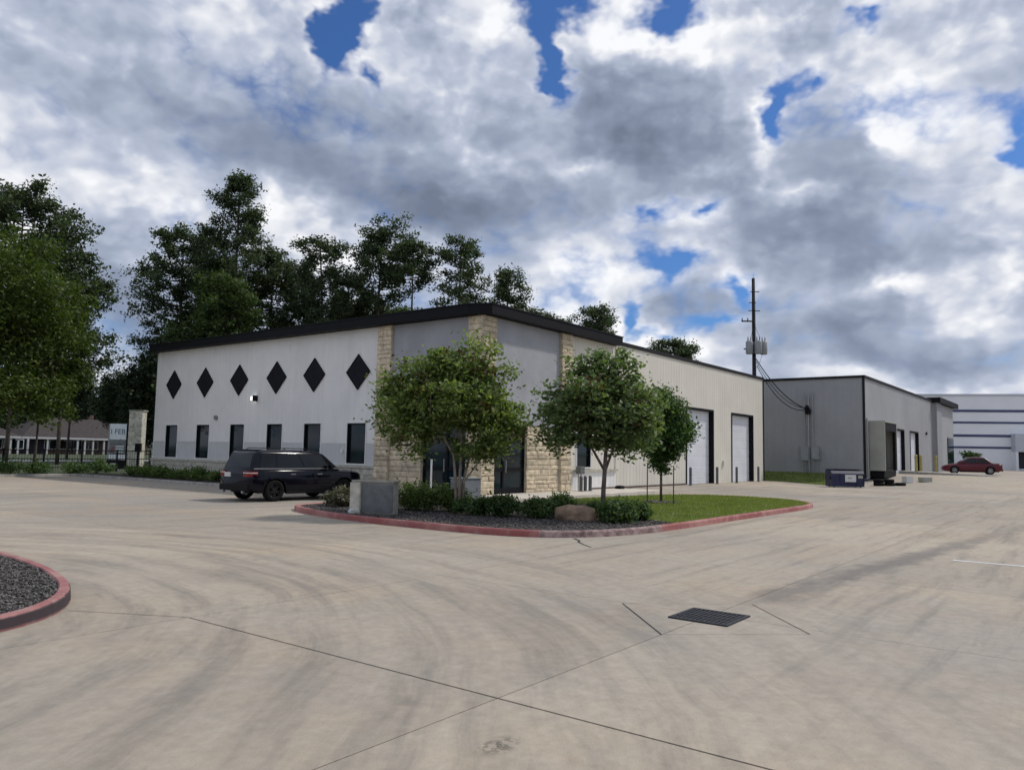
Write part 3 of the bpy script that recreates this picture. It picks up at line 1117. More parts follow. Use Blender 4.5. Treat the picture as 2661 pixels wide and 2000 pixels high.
def framed_window(W, u, w, v0, v1, mid=False):
    """dark aluminium window with a pale return, set into the wall"""
    f = MB()
    def ring(b, t, n0, n1, g=0.0):
        for (a0, a1, c0, c1) in ((u - w / 2 - g, u - w / 2 + t, v0 - g, v1 + g), (u + w / 2 - t, u + w / 2 + g, v0 - g, v1 + g), (u - w / 2 + t, u + w / 2 - t, v0 - g, v0 + t), (u - w / 2 + t, u + w / 2 - t, v1 - t, v1 + g)):
            vs = [W.o + W.u * uu + W.n * nn + Vector((0, 0, vv)) for vv in (c0, c1) for (uu, nn) in ((a0, n0), (a1, n0), (a1, n1), (a0, n1))]
            b.add(vs, [(3, 2, 1, 0), (4, 5, 6, 7), (0, 1, 5, 4), (1, 2, 6, 5), (2, 3, 7, 6), (3, 0, 4, 7)])
    tr = MB()
    ring(tr, 0.0, -0.02, 0.028, 0.05)
    o = tr.build('window', M['white_paint'], W.p)
    ring(f, 0.055, -0.14, 0.012)
    f.build('frame', M['black_metal'], o)
    pn = W.box('pane', u - w / 2 + 0.055, u + w / 2 - 0.055, v0 + 0.055, v1 - 0.055, -0.10, -0.085, M['glass'], o)
    return o


def roll_door(W, u0, u1, v0, v1, rec, trim=0.12):
    """sectional white door set back in a black steel frame"""
    d = W.box('roll_up_door', u0, u1, v0, v1, -rec - 0.05, -rec, M['door_white'])
    k = 8
    h = (v1 - v0) / k
    for i in range(k):
        b = MB()
        a, c = v0 + i * h + 0.008, v0 + (i + 1) * h - 0.008
        for (x0, x1, y0, y1, n) in ((u0 + 0.01, u1 - 0.01, a, c, 0.022), (u0 + 0.01, u1 - 0.01, a + h * 0.28, a + h * 0.36, 0.03), (u0 + 0.01, u1 - 0.01, a + h * 0.62, a + h * 0.70, 0.03)):
            vs = [W.o + W.u * uu + W.n * nn + Vector((0, 0, vv)) for vv in (y0, y1) for (uu, nn) in ((x0, -rec + 0.001), (x1, -rec + 0.001), (x1, -rec + n), (x0, -rec + n))]
            b.add(vs, [(3, 2, 1, 0), (4, 5, 6, 7), (0, 1, 5, 4), (1, 2, 6, 5), (2, 3, 7, 6), (3, 0, 4, 7)])
        b.build('door_section', M['door_white'], d)
    fr = MB()
    for (x0, x1, y0, y1) in ((u0 - trim, u0, v0, v1 + trim), (u1, u1 + trim, v0, v1 + trim), (u0, u1, v1, v1 + trim)):
        vs = [W.o + W.u * uu + W.n * nn + Vector((0, 0, vv)) for vv in (y0, y1) for (uu, nn) in ((x0, -rec - 0.05), (x1, -rec - 0.05), (x1, 0.035), (x0, 0.035))]
        fr.add(vs, [(3, 2, 1, 0), (4, 5, 6, 7), (0, 1, 5, 4), (1, 2, 6, 5), (2, 3, 7, 6), (3, 0, 4, 7)])
    fr.build('door_frame', M['black_metal'], d)
    return d


srg = random.Random(3)
b1 = thing('warehouse', 'white and cream metal office warehouse with black eaves, stone corner entrance and black diamonds', 'building')
LW, LR = 23.5, 30.5
# west wall: u = y ; south wall: u = -x (so that u, n, v stay right handed)
WW = Wall((0, 0, 0), (0, 1, 0), (-1, 0, 0), b1)


class South(Wall):
    """same, but lets positions be given as x"""
    def mat(s, u, v, n=0.0, su=1.0, sn=1.0, sv=1.0):
        m = Matrix.Identity(4)
        m.col[0][:3] = Vector((-su, 0, 0))
        m.col[1][:3] = s.n * sn
        m.col[2][:3] = Vector((0, 0, sv))
        m.col[3][:3] = s.o + Vector((u, 0, v)) + s.n * n
        return m


SW = South((0, 0, 0), (1, 0, 0), (0, -1, 0), b1)
MB().box(0.36, LR - 0.05, 0.36, LW - 0.05, 0.0, 6.7).build('core', M['core'], b1)
MB().box(0.02, LR - 0.02, 0.02, LW - 0.02, 6.72, 6.86).build('roof', M['roof'], b1)
MB().box(0.3, LR, LW - 0.04, LW, 0.0, 6.9).build('wall', M['cream_wall'], b1)
MB().box(LR - 0.04, LR, 0.0, LW - 0.05, 0.0, 6.9).build('wall', M['cream_wall'], b1)
V_TOP = 6.97
# ---- west wall
wy = [21.70, 18.67, 15.64, 12.62, 9.84, 6.91]
ww = 1.16
edges = [5.62]
for y in sorted(wy):
    edges += [y - ww / 2, y + ww / 2]
edges.append(LW)
for i in range(0, len(edges), 2):
    panels(WW, edges[i], edges[i + 1], 2.0, V_TOP, M['white_wall'], depth=0.007, rib=0.03)
    panels(WW, edges[i], edges[i + 1], 1.06, 1.995, M['band_wall'], n=0.004, depth=0.007, rib=0.03)
for y in wy:
    WW.put('wall_panel', panel_mesh(ww, V_TOP - 2.87, M['white_wall'], depth=0.007, rib=0.03), y, 2.87)
    WW.put('wall_panel', panel_mesh(ww, 0.09, M['band_wall'], depth=0.007, rib=0.03), y, 1.06, 0.004)
    framed_window(WW, y, ww, 1.15, 2.87)
    # black diamond with a thin raised rim
    d = MB()
    for s_, n0, n1 in ((1.0, 0.012, 0.045),):
        q = [(-0.755 * s_, 0), (0, -0.775 * s_), (0.755 * s_, 0), (0, 0.775 * s_)]
        vs = [Vector((-nn, y + a, 5.075 + b)) for nn in (n0, n1) for a, b in q]
        d.add(vs, [(3, 2, 1, 0), (4, 5, 6, 7), (0, 1, 5, 4), (1, 2, 6, 5), (2, 3, 7, 6), (3, 0, 4, 7)])
    do = d.build('diamond', M['diamond'], b1)
    rim = MB()
    for k in range(4):
        a, b = q[k], q[(k + 1) % 4]
        vs = [Vector((-nn, y + p[0] * f, 5.075 + p[1] * f)) for nn in (0.046, 0.062) for p, f in ((a, 1.0), (b, 1.0), (b, 0.93), (a, 0.93))]
        rim.add(vs, [(3, 2, 1, 0), (4, 5, 6, 7), (0, 1, 5, 4), (1, 2, 6, 5), (2, 3, 7, 6), (3, 0, 4, 7)])
    rim.build('rim', M['black_metal'], do)
WW.box('ledge', 5.62, LW + 0.06, 0.97, 1.055, -0.05, 0.16, M['wstone'])
WW.box('mortar', 5.64, LW, 0.0, 0.965, -0.1, 0.03, M['mortar'])
stones(WW, 5.64, LW, 0.05, 0.965, 0.09, srg, STONES_W, True, (0.18, 0.26), (0.4, 0.8), 0.03)
MB().box(-0.02, 0.06, LW, LW + 0.05, 1.0, 6.9).build('corner_trim', M['white_paint'], b1)
# light, vent and meter on the west wall
wl = WW.box('wall_light', 14.06, 14.18, 3.98, 4.26, 0.012, 0.22, M['black_metal'])
WW.box('lens', 14.18, 14.38, 4.02, 4.22, 0.012, 0.20, M['lamp_lens'], wl)
vt = MB().tube([(-0.012, 17.5, 3.23), (-0.10, 17.5, 3.23)], 0.12, 14).build('round_vent', M['steel'], b1)
WW.box('outlet_box', 7.66, 7.80, 1.62, 1.74, 0.012, 0.10, M['white_paint'])
# ---- south wall
panels(SW, 5.98, 6.66, 1.06, V_TOP, M['cream_wall'])
panels(SW, 6.66, 7.82, 2.87, V_TOP, M['cream_wall'])
SW.put('wall_panel', panel_mesh(1.16, 0.09, M['cream_wall']), 7.24, 1.06)
panels(SW, 7.82, 10.1, 1.06, V_TOP, M['cream_wall'])
panels(SW, 10.1, 18.0, 0.14, 7.03, M['cream_wall'])
panels(SW, 18.0, 21.9, 4.50, 7.03, M['cream_wall'])
panels(SW, 21.9, 24.7, 0.14, 7.03, M['cream_wall'])
panels(SW, 24.7, 28.55, 4.50, 7.03, M['cream_wall'])
panels(SW, 28.55, LR, 0.14, 7.03, M['cream_wall'])
framed_window(SW, 7.24, 1.16, 1.15, 2.87)
SW.box('ledge', 5.98, 10.16, 0.97, 1.055, -0.05, 0.14, M['wstone'])
panels(SW, 5.98, 10.1, 0.14, 0.965, M['white_wall'], n=0.03)
roll_door(SW, 18.12, 21.78, 0.14, 4.38, 0.27)
roll_door(SW, 24.82, 28.43, 0.14, 4.38, 0.27)
SW.box('base_trim', 7.9, 18.0, 0.14, 0.22, 0.02, 0.05, M['brick'])
SW.box('corner_trim', LR - 0.05, LR + 0.06, 0.14, 7.0, -0.05, 0.05, M['black_trim'])
SW.box('meter_box', 23.25, 23.5, 1.22, 1.5, 0.025, 0.12, M['cream_wall'])
SW.box('corner_post', 10.06, 10.14, 1.06, 7.0, 0.0, 0.045, M['cream_wall'])
# ---- entrance: corner pier, two pilasters, grey stucco above glazed openings
MB().box(0.0, 0.66, 0.0, 0.66, 0.15, 6.92).build('mortar', M['mortar'], b1)
n_st = stones(WW, -0.02, 0.68, 0.15, 5.0, 0.11, srg, length=(0.36, 0.8))
stones(WW, -0.02, 0.68, 5.0, 6.92, 0.11, srg, joined=True, length=(0.36, 0.8))
n_st += stones(SW, -0.10, 0.70, 0.15, 5.0, 0.11, srg, length=(0.36, 0.8))
stones(SW, -0.10, 0.70, 5.0, 6.92, 0.11, srg, joined=True, length=(0.36, 0.8))
WW.box('mortar', 4.80, 5.62, 0.15, 6.92, -0.1, 0.10, M['mortar'])
n_st += stones(WW, 4.80, 5.62, 0.15, 5.0, 0.09, srg, n0=0.10, length=(0.36, 0.82))
stones(WW, 4.80, 5.62, 5.0, 6.92, 0.09, srg, joined=True, n0=0.10, length=(0.36, 0.82))
SW.box('mortar', 5.16, 5.98, 0.15, 6.92, -0.1, 0.10, M['mortar'])
n_st += stones(SW, 5.16, 5.98, 0.15, 5.0, 0.09, srg, n0=0.10, length=(0.36, 0.82))
stones(SW, 5.16, 5.98, 5.0, 6.92, 0.09, srg, joined=True, n0=0.10, length=(0.36, 0.82))
WW.box('mortar', 3.02, 4.80, 0.15, 2.80, -0.25, -0.02, M['mortar'])
n_st += stones(WW, 3.02, 4.80, 0.15, 2.80, 0.09, srg, n0=-0.02, course=(0.14, 0.27), length=(0.5, 1.1))
SW.box('mortar', 2.84, 5.16, 0.15, 2.80, -0.25, -0.02, M['mortar'])
n_st += stones(SW, 2.84, 5.16, 0.15, 2.80, 0.09, srg, n0=-0.02, course=(0.14, 0.27), length=(0.5, 1.1))
WW.box('stucco_panel', 0.68, 4.80, 2.84, 6.92, -0.2, 0.03, M['grey_wall'])
SW.box('stucco_panel', 0.70, 5.16, 2.84, 6.92, -0.2, 0.03, M['grey_wall'])
WW.box('soffit_trim', 0.68, 4.80, 2.80, 2.838, -0.2, 0.045, M['black_trim'])
SW.box('soffit_trim', 0.70, 5.16, 2.80, 2.838, -0.2, 0.045, M['black_trim'])


def storefront(W, u0, u1, mull, v0, v1, rec):
    f = W.box('entrance_door', u0, u0 + 0.06, v0, v1, -rec - 0.06, -rec + 0.06, M['black_metal'])
    for a, b in ((u1 - 0.06, u1), (mull - 0.045, mull + 0.045)):
        W.box('mullion', a, b, v0, v1, -rec - 0.06, -rec + 0.06, M['black_metal'], f)
    cells = [(u0 + 0.06, mull - 0.045), (mull + 0.045, u1 - 0.06)]
    for a, b in cells:
        for c, d in ((v0, v0 + 0.22), (v0 + 0.86, v0 + 1.0), (v1 - 0.62, v1 - 0.55), (v1 - 0.08, v1)):
            W.box('rail', a, b, c, d, -rec - 0.05, -rec + 0.05, M['black_metal'], f)
        for c, d in ((v0 + 0.22, v0 + 0.86), (v0 + 1.0, v1 - 0.62), (v1 - 0.55, v1 - 0.08)):
            W.box('pane', a, b, c, d, -rec - 0.01, -rec + 0.01, M['glass'], f)
    W.box('handle', mull + 0.10, mull + 0.13, v0 + 0.8, v0 + 1.3, -rec + 0.051, -rec + 0.11, M['steel'], f)
    return f


storefront(WW, 0.68, 3.02, 1.75, 0.15, 2.80, 0.12)
storefront(SW, 0.70, 2.84, 1.46, 0.15, 2.80, 0.12)
# ---- eaves and coping
MB().prism([(-0.45, 23.75), (-0.45, 0.46), (-0.06, -0.45), (9.95, -0.45), (9.95, 0.34), (0.34, 0.34), (0.34, 23.75)][::-1], 6.93, 7.30).build('eaves', M['black_metal'], b1)
MB().prism([(-0.48, 23.78), (-0.48, 0.45), (-0.075, -0.48), (9.98, -0.48), (9.98, 0.30), (0.30, 0.30), (0.30, 23.78)][::-1], 7.303, 7.345).build('eaves_cap', M['black_trim'], b1)
MB().box(9.99, LR + 0.1, -0.07, 0.30, 7.03, 7.21).build('coping', M['black_trim'], b1)
MB().box(LR - 0.2, LR + 0.1, 0.301, LW, 7.03, 7.21).build('coping', M['black_trim'], b1)

# ---- second building
b2 = thing('grey_warehouse', 'grey ribbed metal warehouse with loading dock and black corner trim behind the dumpster', 'building')
X0, Y0, Z0, ZT = 35.4, -5.4, 0.6, 7.42
MB().box(X0 + 0.3, 74.0, Y0 + 0.3, 14.5, 0.3, 7.0).build('core', M['core'], b2)
MB().box(X0 + 0.02, 74.0, Y0 + 0.02, 14.5, 7.05, 7.2).build('roof', M['roof'], b2)
B2W = Wall((X0, Y0, 0), (0, 1, 0), (-1, 0, 0), b2)
B2S = South((0, Y0, 0), (1, 0, 0), (0, -1, 0), b2)
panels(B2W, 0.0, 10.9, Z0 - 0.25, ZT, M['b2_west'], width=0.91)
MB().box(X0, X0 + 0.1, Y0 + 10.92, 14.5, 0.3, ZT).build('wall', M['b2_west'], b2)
Wd = [(45.2, 49.0), (51.4, 55.3)]
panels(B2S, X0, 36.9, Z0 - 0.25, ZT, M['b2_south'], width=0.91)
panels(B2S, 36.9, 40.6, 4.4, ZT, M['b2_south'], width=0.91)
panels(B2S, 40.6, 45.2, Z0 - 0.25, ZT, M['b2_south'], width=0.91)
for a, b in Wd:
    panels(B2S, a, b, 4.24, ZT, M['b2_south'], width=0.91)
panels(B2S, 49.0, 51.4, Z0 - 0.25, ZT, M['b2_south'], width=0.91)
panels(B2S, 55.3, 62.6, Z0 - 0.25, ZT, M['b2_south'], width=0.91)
for a, b in Wd:
    roll_door(B2S, a + 0.12, b - 0.12, 0.62, 4.12, 0.26)
MB().box(X0 - 0.05, X0 + 0.09, Y0 - 0.06, Y0 + 0.09, 0.4, ZT).build('corner_trim', M['black_trim'], b2)
MB().box(X0 - 0.10, 62.6, Y0 - 0.10, Y0 + 0.25, ZT, ZT + 0.17).build('coping', M['black_trim'], b2)
MB().box(X0 - 0.10, X0 + 0.25, Y0 + 0.252, 14.5, ZT, ZT + 0.17).build('coping', M['black_trim'], b2)
MB().tube([(35.95, Y0 - 0.06, 0.5), (35.95, Y0 - 0.06, 4.6)], 0.045, 8).build('downspout', M['beige'], b2)
# dock enclosure that stands out from the south wall
dk = MB()
dk.box(36.6, 36.72, Y0 - 1.05, Y0 - 0.03, 0.95, 4.35)
dk.box(40.5, 40.62, Y0 - 1.05, Y0 - 0.03, 0.95, 4.35)
dk.box(36.6, 40.62, Y0 - 1.08, Y0 - 0.03, 4.35, 4.45)
dko = dk.build('dock_shelter', M['beige'], b2)
MB().box(36.72, 40.5, Y0 - 1.04, Y0 - 0.86, 3.75, 4.34).build('head_pad', M['black_plastic'], dko)
MB().box(36.72, 37.15, Y0 - 1.04, Y0 - 0.86, 0.95, 3.74).build('side_pad', M['black_plastic'], dko)
MB().box(40.07, 40.5, Y0 - 1.04, Y0 - 0.86, 0.95, 3.74).build('side_pad', M['black_plastic'], dko)
MB().box(37.16, 40.06, Y0 - 0.25, Y0 - 0.16, 0.95, 3.74).build('dock_door', M['beige'], dko)
MB().box(36.7, 40.52, Y0 - 0.95, Y0 - 0.03, 0.45, 0.94).build('dock_leveller', M['black_plastic'], dko)
# end bay with a heavy black eave
MB().box(62.62, 73.8, Y0 - 0.3, Y0 + 0.3, 0.4, 7.35).build('wall', M['b2_south'], b2)
MB().box(62.55, 65.3, Y0 - 0.45, Y0 - 0.302, 0.4, 7.35).build('pilaster', M['b2_west'], b2)
MB().box(69.5, 73.3, Y0 - 0.38, Y0 - 0.302, 0.5, 4.1).build('entrance_glass', M['glass'], b2)
MB().box(62.4, 74.3, Y0 - 0.8, Y0 + 0.4, 7.352, 7.85).build('eaves', M['black_metal'], b2)
MB().box(58.9, 59.1, Y0 - 0.14, Y0 - 0.03, 4.1, 4.35).build('wall_light', M['black_metal'], b2)
# short concrete ramp beside the dock, its low side wall in shade
rm = MB()
rm.add([(46.2, -5.45, 0.5), (49.5, -5.45, 0.5), (49.5, -12.2, 0.3), (46.2, -12.2, 0.3), (46.2, -5.45, 0.86), (49.5, -5.45, 0.86), (49.5, -12.2, 0.66), (46.2, -12.2, 0.66)],
       [(0, 1, 2, 3), (7, 6, 5, 4), (0, 3, 7, 4), (1, 5, 6, 2), (3, 2, 6, 7), (0, 4, 5, 1)])
ro = rm.build('loading_ramp', M['kerb_plain'])
tag(ro, 'low concrete loading ramp sloping from the grey warehouse doors', 'ramp')

# ---- far white building with blue stripes
ang = math.atan2(-0.797, 0.604) - R(14)
b3 = thing('striped_building', 'long white building with thin dark blue stripes far behind the red car', 'building', (94.2, -6.5, 0.55), ang)
# local: x along the facade to the right, y away from the viewer
MB().box(-32, 32, 0.0, 30, -0.4, 9.75).build('wall', M['b3_white'], b3)
for z0, z1, x1 in ((7.50, 7.82, 32), (6.02, 6.28, 32), (4.30, 4.62, 3.0), (2.82, 3.08, 3.0)):
    MB().box(-32, x1, -0.05, -0.003, z0, z1).build('stripe', M['b3_blue'], b3)
MB().box(-32, 32, -0.08, -0.003, 9.60, 9.85).build('coping', M['b3_grey'], b3)
MB().box(3.02, 32, -1.5, -0.003, 2.45, 4.72).build('canopy', M['b3_grey'], b3)
MB().box(3.3, 32, -0.06, -0.003, 0.35, 2.44).build('doorway', M['navy_dark'], b3)
MB().box(3.02, 3.3, -1.5, -0.003, -0.4, 2.448).build('pier', M['b3_white'], b3)
MB().box(4.9, 5.8, -0.22, -0.003, 6.85, 7.05).build('wall_light', M['black_metal'], b3)

# ---- houses across the street
def house(loc, w, dpt, posts, wins, garage, label):
    h = thing('ranch_house', label, 'house', loc)
    MB().box(0, w, 0, dpt, -0.2, 2.55).build('wall', M['brick'], h)
    rz = 2.55
    o = 0.6
    MB().add([(-o, -1.9, rz), (w + o, -1.9, rz), (w + o, dpt + o, rz), (-o, dpt + o, rz), (dpt * .42, dpt / 2 - .6, rz + 3.1), (w - dpt * .42, dpt / 2 - .6, rz + 3.1)],
             [(0, 1, 5, 4), (1, 2, 5), (2, 3, 4, 5), (3, 0, 4), (3, 2, 1, 0)]).build('roof', M['shingle'], h)
    MB().box(-o, w + o, -1.95, -1.901, rz - 0.28, rz + 0.02).build('fascia', M['porch_paint'], h)
    pm_ = MB().box(-0.12, 0.12, -0.12, 0.12, 0, rz - 0.2).mesh('porch_post', M['porch_paint'])
    for x in posts:
        link('porch_post', pm_, h, (x, -1.7, 0))
    for x in wins:
        f = MB().box(x - 0.75, x + 0.75, -0.08, -0.003, 0.75, 2.15).build('window', M['white_paint'], h)
        for q in (-0.36, 0.36):
            MB().box(x + q - 0.31, x + q + 0.31, -0.10, -0.082, 0.83, 2.07).build('pane', M['glass'], f)
    for x in garage:
        MB().box(x - 1.5, x + 1.5, -0.07, -0.003, 0, 2.2).build('garage_door', M['navy_dark'], h)
    MB().box(w * 0.62, w * 0.62 + 0.8, dpt * 0.55, dpt * 0.55 + 0.8, rz, rz + 3.9).build('chimney', M['brick'], h)
    return h


def hx(px):
    return 23.2 + px / 275 * 14.9


house((26.0, 110, 0.13), 19.5, 10, [hx(p) - 26.0 for p in (108, 138, 162, 188, 208, 231, 262)], [hx(p) - 26 for p in (126, 150, 176, 198, 219, 246)], [hx(82) - 26],
      'brown hip roofed house with white porch posts across the street')
house((6.0, 108, 0.13), 18.0, 10, [hx(p) - 6.0 for p in (2, 20, 44)], [hx(p) - 6 for p in (-20, 11, 32)], [hx(-60) - 6],
      'brown roofed house partly hidden behind the big leafy tree')


# ------------------------------------------------------------------ vegetation
RIGHT = np.array([0.604, -0.797, 0.0])
FWD = np.array([0.797, 0.604, 0.0])


def clump_leaves(cs, per, sig, size, rg, flat_z=0.75, aspect=0.55, up=0.35):
    k = len(cs)
    pts = np.repeat(cs, per, axis=0) + rg.normal(size=(k * per, 3)) * np.array([1, 1, flat_z]) * np.repeat(sig, per)[:, None]
    return leaf_quads(pts, size, rg, 0.35, aspect, up)


def shell_points(ells, n, rg, inner=0.35, power=0.5):
    vol = np.array([e_[3] * e_[4] * e_[5] for e_ in ells])
    idx = rg.choice(len(ells), n, p=vol / vol.sum())
    d = rg.normal(size=(n, 3))
    d /= np.linalg.norm(d, axis=1)[:, None]
    r = (inner ** 3 + (1 - inner ** 3) * rg.uniform(0, 1, n)) ** (power)
    E_ = np.array(ells)[idx]
    return E_[:, :3] + d * r[:, None] * E_[:, 3:6]


def leafy_tree(name, label, cat, base, stems, ells, n_clump, per, sig, size, mat, bark, seed, group=None, extra=None, limb_r=0.022):
    rg = np.random.default_rng(seed)
    t = thing(name, label, cat, base, 0, group)
    cs = shell_points(ells, n_clump, rg)
    tr = MB()
    tops = []
    for pts, r0, r1 in stems:
        tr.tube(pts, [r0 + (r1 - r0) * i / (len(pts) - 1) for i in range(len(pts))], 8)
        tops.append(np.array(pts[-1]))
    for c in cs[rg.permutation(len(cs))[:min(46, len(cs))]]:
        b = tops[int(np.argmin([np.linalg.norm(c - q) for q in tops]))]
        mid = b * 0.45 + c * 0.55 + rg.normal(size=3) * 0.10 * np.linalg.norm(c - b)
        mid[2] = max(mid[2], b[2] + 0.1 * (c[2] - b[2]))
        tr.tube([b, b * 0.7 + mid * 0.3 + np.array([0, 0, 0.04]), mid, c], [limb_r, limb_r * 0.8, limb_r * 0.5, limb_r * 0.2], 5, False)
    tr.build('trunk', bark, t, True)
    V = clump_leaves(cs, per, np.full(len(cs), sig) * rg.uniform(0.55, 1.35, len(cs)), size, rg)
    V = V[V[:, :, 2].min(axis=1) > 0.02]
    link('crown', quads_mesh('crown', V, mat), t)
    if extra:
        sub, m2 = extra
        k = rg.permutation(len(cs))[:sub]
        V2 = clump_leaves(cs[k] + rg.normal(size=(sub, 3)) * 0.1, per // 3, np.full(sub, sig), size, rg)
        link('crown', quads_mesh('crown', V2, m2), t)
    return t


def pine_tree(label, base, top, bot, hw, seed, mat, group, lean=(0, 0), dense=1.0, trunk_r=0.26, shape='round', name='pine_tree'):
    """tall bare trunk, whorls of limbs, needle tufts in pads towards the limb ends"""
    rg = np.random.default_rng(seed)
    t = thing(name, label, 'tree', (base[0], base[1], 0.05), 0, group)
    tr = MB()
    k = 9
    P_ = []
    for i in range(k + 1):
        f = i / k
        P_.append((lean[0] * f * f + 0.12 * math.sin(3.1 * f + seed), lean[1] * f * f + 0.12 * math.cos(2.3 * f + seed), top * 0.985 * f))
    tr.tube(P_, [trunk_r * (1 - 0.88 * i / k) + 0.02 for i in range(k + 1)], 8)
    def axis(z):
        f = min(1, z / (top * 0.985)) * k
        i = min(k - 1, int(f))
        a, b = np.array(P_[i]), np.array(P_[i + 1])
        return a + (b - a) * (f - i)
    tufts, sig = [], []
    H = top - bot
    n_br = int(dense * (13 + H * 3.8))
    a0 = rg.uniform(0, 6.28)
    for j in range(n_br):
        f = ((j + rg.uniform(0, 1)) / n_br) ** 0.92
        z = bot + f * (H - 0.3)
        if shape == 'round':
            L = hw * (0.50 + 0.75 * math.sin(math.pi * (0.18 + 0.74 * f)) - 0.18 * f)
        elif shape == 'cone':
            L = hw * (1.25 - 0.95 * f)
        else:
            L = hw * (0.62 + 0.62 * math.sin(math.pi * (0.10 + 0.72 * f)))
        a = a0 + j * 2.4 + rg.normal() * 0.5
        l = max(0.35, L * rg.uniform(0.45, 1.25))
        o = axis(z)
        rise = l * rg.uniform(0.0, 0.45)
        e_ = o + np.array([math.cos(a) * l, math.sin(a) * l, rise])
        m_ = o * 0.5 + e_ * 0.5 + np.array([0, 0, -0.10 * l])
        tr.tube([o, m_, e_], [0.045 + 0.012 * l, 0.035, 0.015], 4, False)
        for s_ in ([1.0, 0.68] if l > 1.6 else [1.0]):
            cc = o * (1 - s_) + e_ * s_ - np.array([0, 0, 0.25 * l * s_ * (1 - s_)])
            for _ in range(int(rg.integers(3, 6))):
                q = cc + rg.normal(size=3) * np.array([0.42, 0.42, 0.24]) * (0.45 + 0.20 * l)
                tufts.append(q)
                sig.append(rg.uniform(0.20, 0.36))
    for _ in range(8):
        tufts.append(axis(top) + rg.normal(size=3) * np.array([0.45, 0.45, 0.3]))
        sig.append(0.32)
    tr.build('trunk', M['bark'], t, True)
    tufts = np.array(tufts)
    V = clump_leaves(tufts, 46, np.array(sig) * 1.08, 0.29, rg, 0.72, 0.5, 0.35)
    link('crown', quads_mesh('crown', V, mat), t)
    return t


# young trees in the planter
def off(dx, z, dy=0.0):
    p = RIGHT * dx + FWD * dy
    return (p[0], p[1], z)


b_ = (-6.75, -4.75, 0.10)
yt = leafy_tree('young_tree', 'multi stemmed young tree with yellowish leaf tips, in front of the stone entrance', 'tree', b_,
           [([off(-0.03, 0), off(-0.05, 0.8), off(-0.12, 1.5), off(-0.45, 2.1)], 0.042, 0.025),
            ([off(0.05, 0), off(0.05, 0.9), off(0.08, 1.6), off(0.05, 2.3)], 0.048, 0.028),
            ([off(0.12, 0, 0.1), off(0.15, 0.9, 0.1), off(0.28, 1.5, 0.1), off(0.65, 2.0, 0.2)], 0.040, 0.024),
            ([off(0.02, 0, 0.1), off(0.1, 0.75, 0.2), off(0.78, 1.72, 0.1)], 0.032, 0.018)],
           [(*off(-0.30, 2.95), 1.25, 1.25, 1.05), (*off(-1.30, 2.6), 1.0, 1.0, 0.82), (*off(0.75, 2.65), 1.00, 1.05, 0.88),
            (*off(0.45, 3.85), 0.62, 0.62, 0.58), (*off(-0.2, 3.95), 0.5, 0.5, 0.5), (*off(1.0, 3.4), 0.5, 0.5, 0.42), (*off(-1.55, 3.15), 0.5, 0.5, 0.45), (*off(-0.75, 3.55), 0.8, 0.8, 0.62), (*off(-1.0, 1.85), 0.75, 0.75, 0.45), (*off(0.55, 1.85), 0.85, 0.85, 0.42), (*off(1.15, 2.3), 0.55, 0.6, 0.7)],
           235, 120, 0.185, 0.118, M['myrtle'], M['palebark'], 21, 'young trees in the planting bed', (34, M['rust']))
yt.scale = (1.06, 1.06, 1.03)
b_ = (-5.0, -8.2, 0.10)
yt = leafy_tree('young_tree', 'open crowned young tree with slim single trunk, beside the brown boulder', 'tree', b_,
           [([off(0, 0), off(0.01, 0.7), off(0.04, 1.25), off(0.06, 1.7)], 0.062, 0.045), ([off(0.05, 1.2), off(0.25, 1.8), off(0.5, 2.5)], 0.035, 0.018), ([off(0.03, 1.2), off(-0.3, 1.8), off(-0.7, 2.3)], 0.035, 0.018)],
           [(*off(-0.1, 2.75), 1.15, 1.15, 1.0), (*off(-0.85, 2.5), 0.8, 0.8, 0.75), (*off(0.7, 2.7), 0.8, 0.85, 0.85), (*off(0.25, 3.8), 0.65, 0.65, 0.55), (*off(-0.35, 3.6), 0.55, 0.55, 0.5),
            (*off(1.2, 3.45), 0.4, 0.4, 0.28), (*off(-1.1, 1.85), 0.6, 0.6, 0.32), (*off(0.4, 1.95), 0.75, 0.75, 0.42), (*off(-1.35, 3.15), 0.3, 0.3, 0.25)],
           185, 100, 0.155, 0.128, M['maple'], M['young_bark'], 22, 'young trees in the planting bed', (22, M['rust']))
yt.scale = (1.1, 1.1, 1.03)
b_ = (2.24, -6.27, 0.10)
leafy_tree('young_tree', 'dense dark green vase shaped young tree staked in the lawn', 'tree', b_,
           [([off(0, 0), off(0.0, 0.8), off(0.0, 1.4)], 0.05, 0.04)],
           [(*off(0.0, 2.45), 1.05, 1.05, 0.95), (*off(0.0, 3.25), 0.85, 0.85, 0.75), (*off(0.02, 1.75), 0.68, 0.68, 0.5), (*off(0.0, 1.32), 0.3, 0.3, 0.3), (*off(0.4, 2.4), 0.7, 0.7, 0.75)],
           320, 62, 0.15, 0.12, M['laurel'], M['young_bark'], 23, 'young trees in the planting bed')
for x, y, lb in ((1.81, -5.96, 'thin dark stake left of the vase shaped tree'), (1.46, -7.11, 'thin dark stake right of the vase shaped tree')):
    so = MB().tube([(0, 0, 0), (0.01, 0.0, 1.32)], [0.022, 0.02], 6).build('tree_stake', M['bark'], None, loc=(x, y, 0.1))
    tag(so, lb, 'stake', 'stakes of the young tree')
rg_ = np.random.default_rng(5)
a_ = rg_.uniform(0, 6.28, 700)
r_ = np.sqrt(rg_.uniform(0, 1, 700)) * 0.62
tag(chips('mulch', np.stack([2.24 + np.cos(a_) * r_, -6.27 + np.sin(a_) * r_], 1), 0.125, 0.05, rg_, M['chips'], 0.5), kind='stuff')


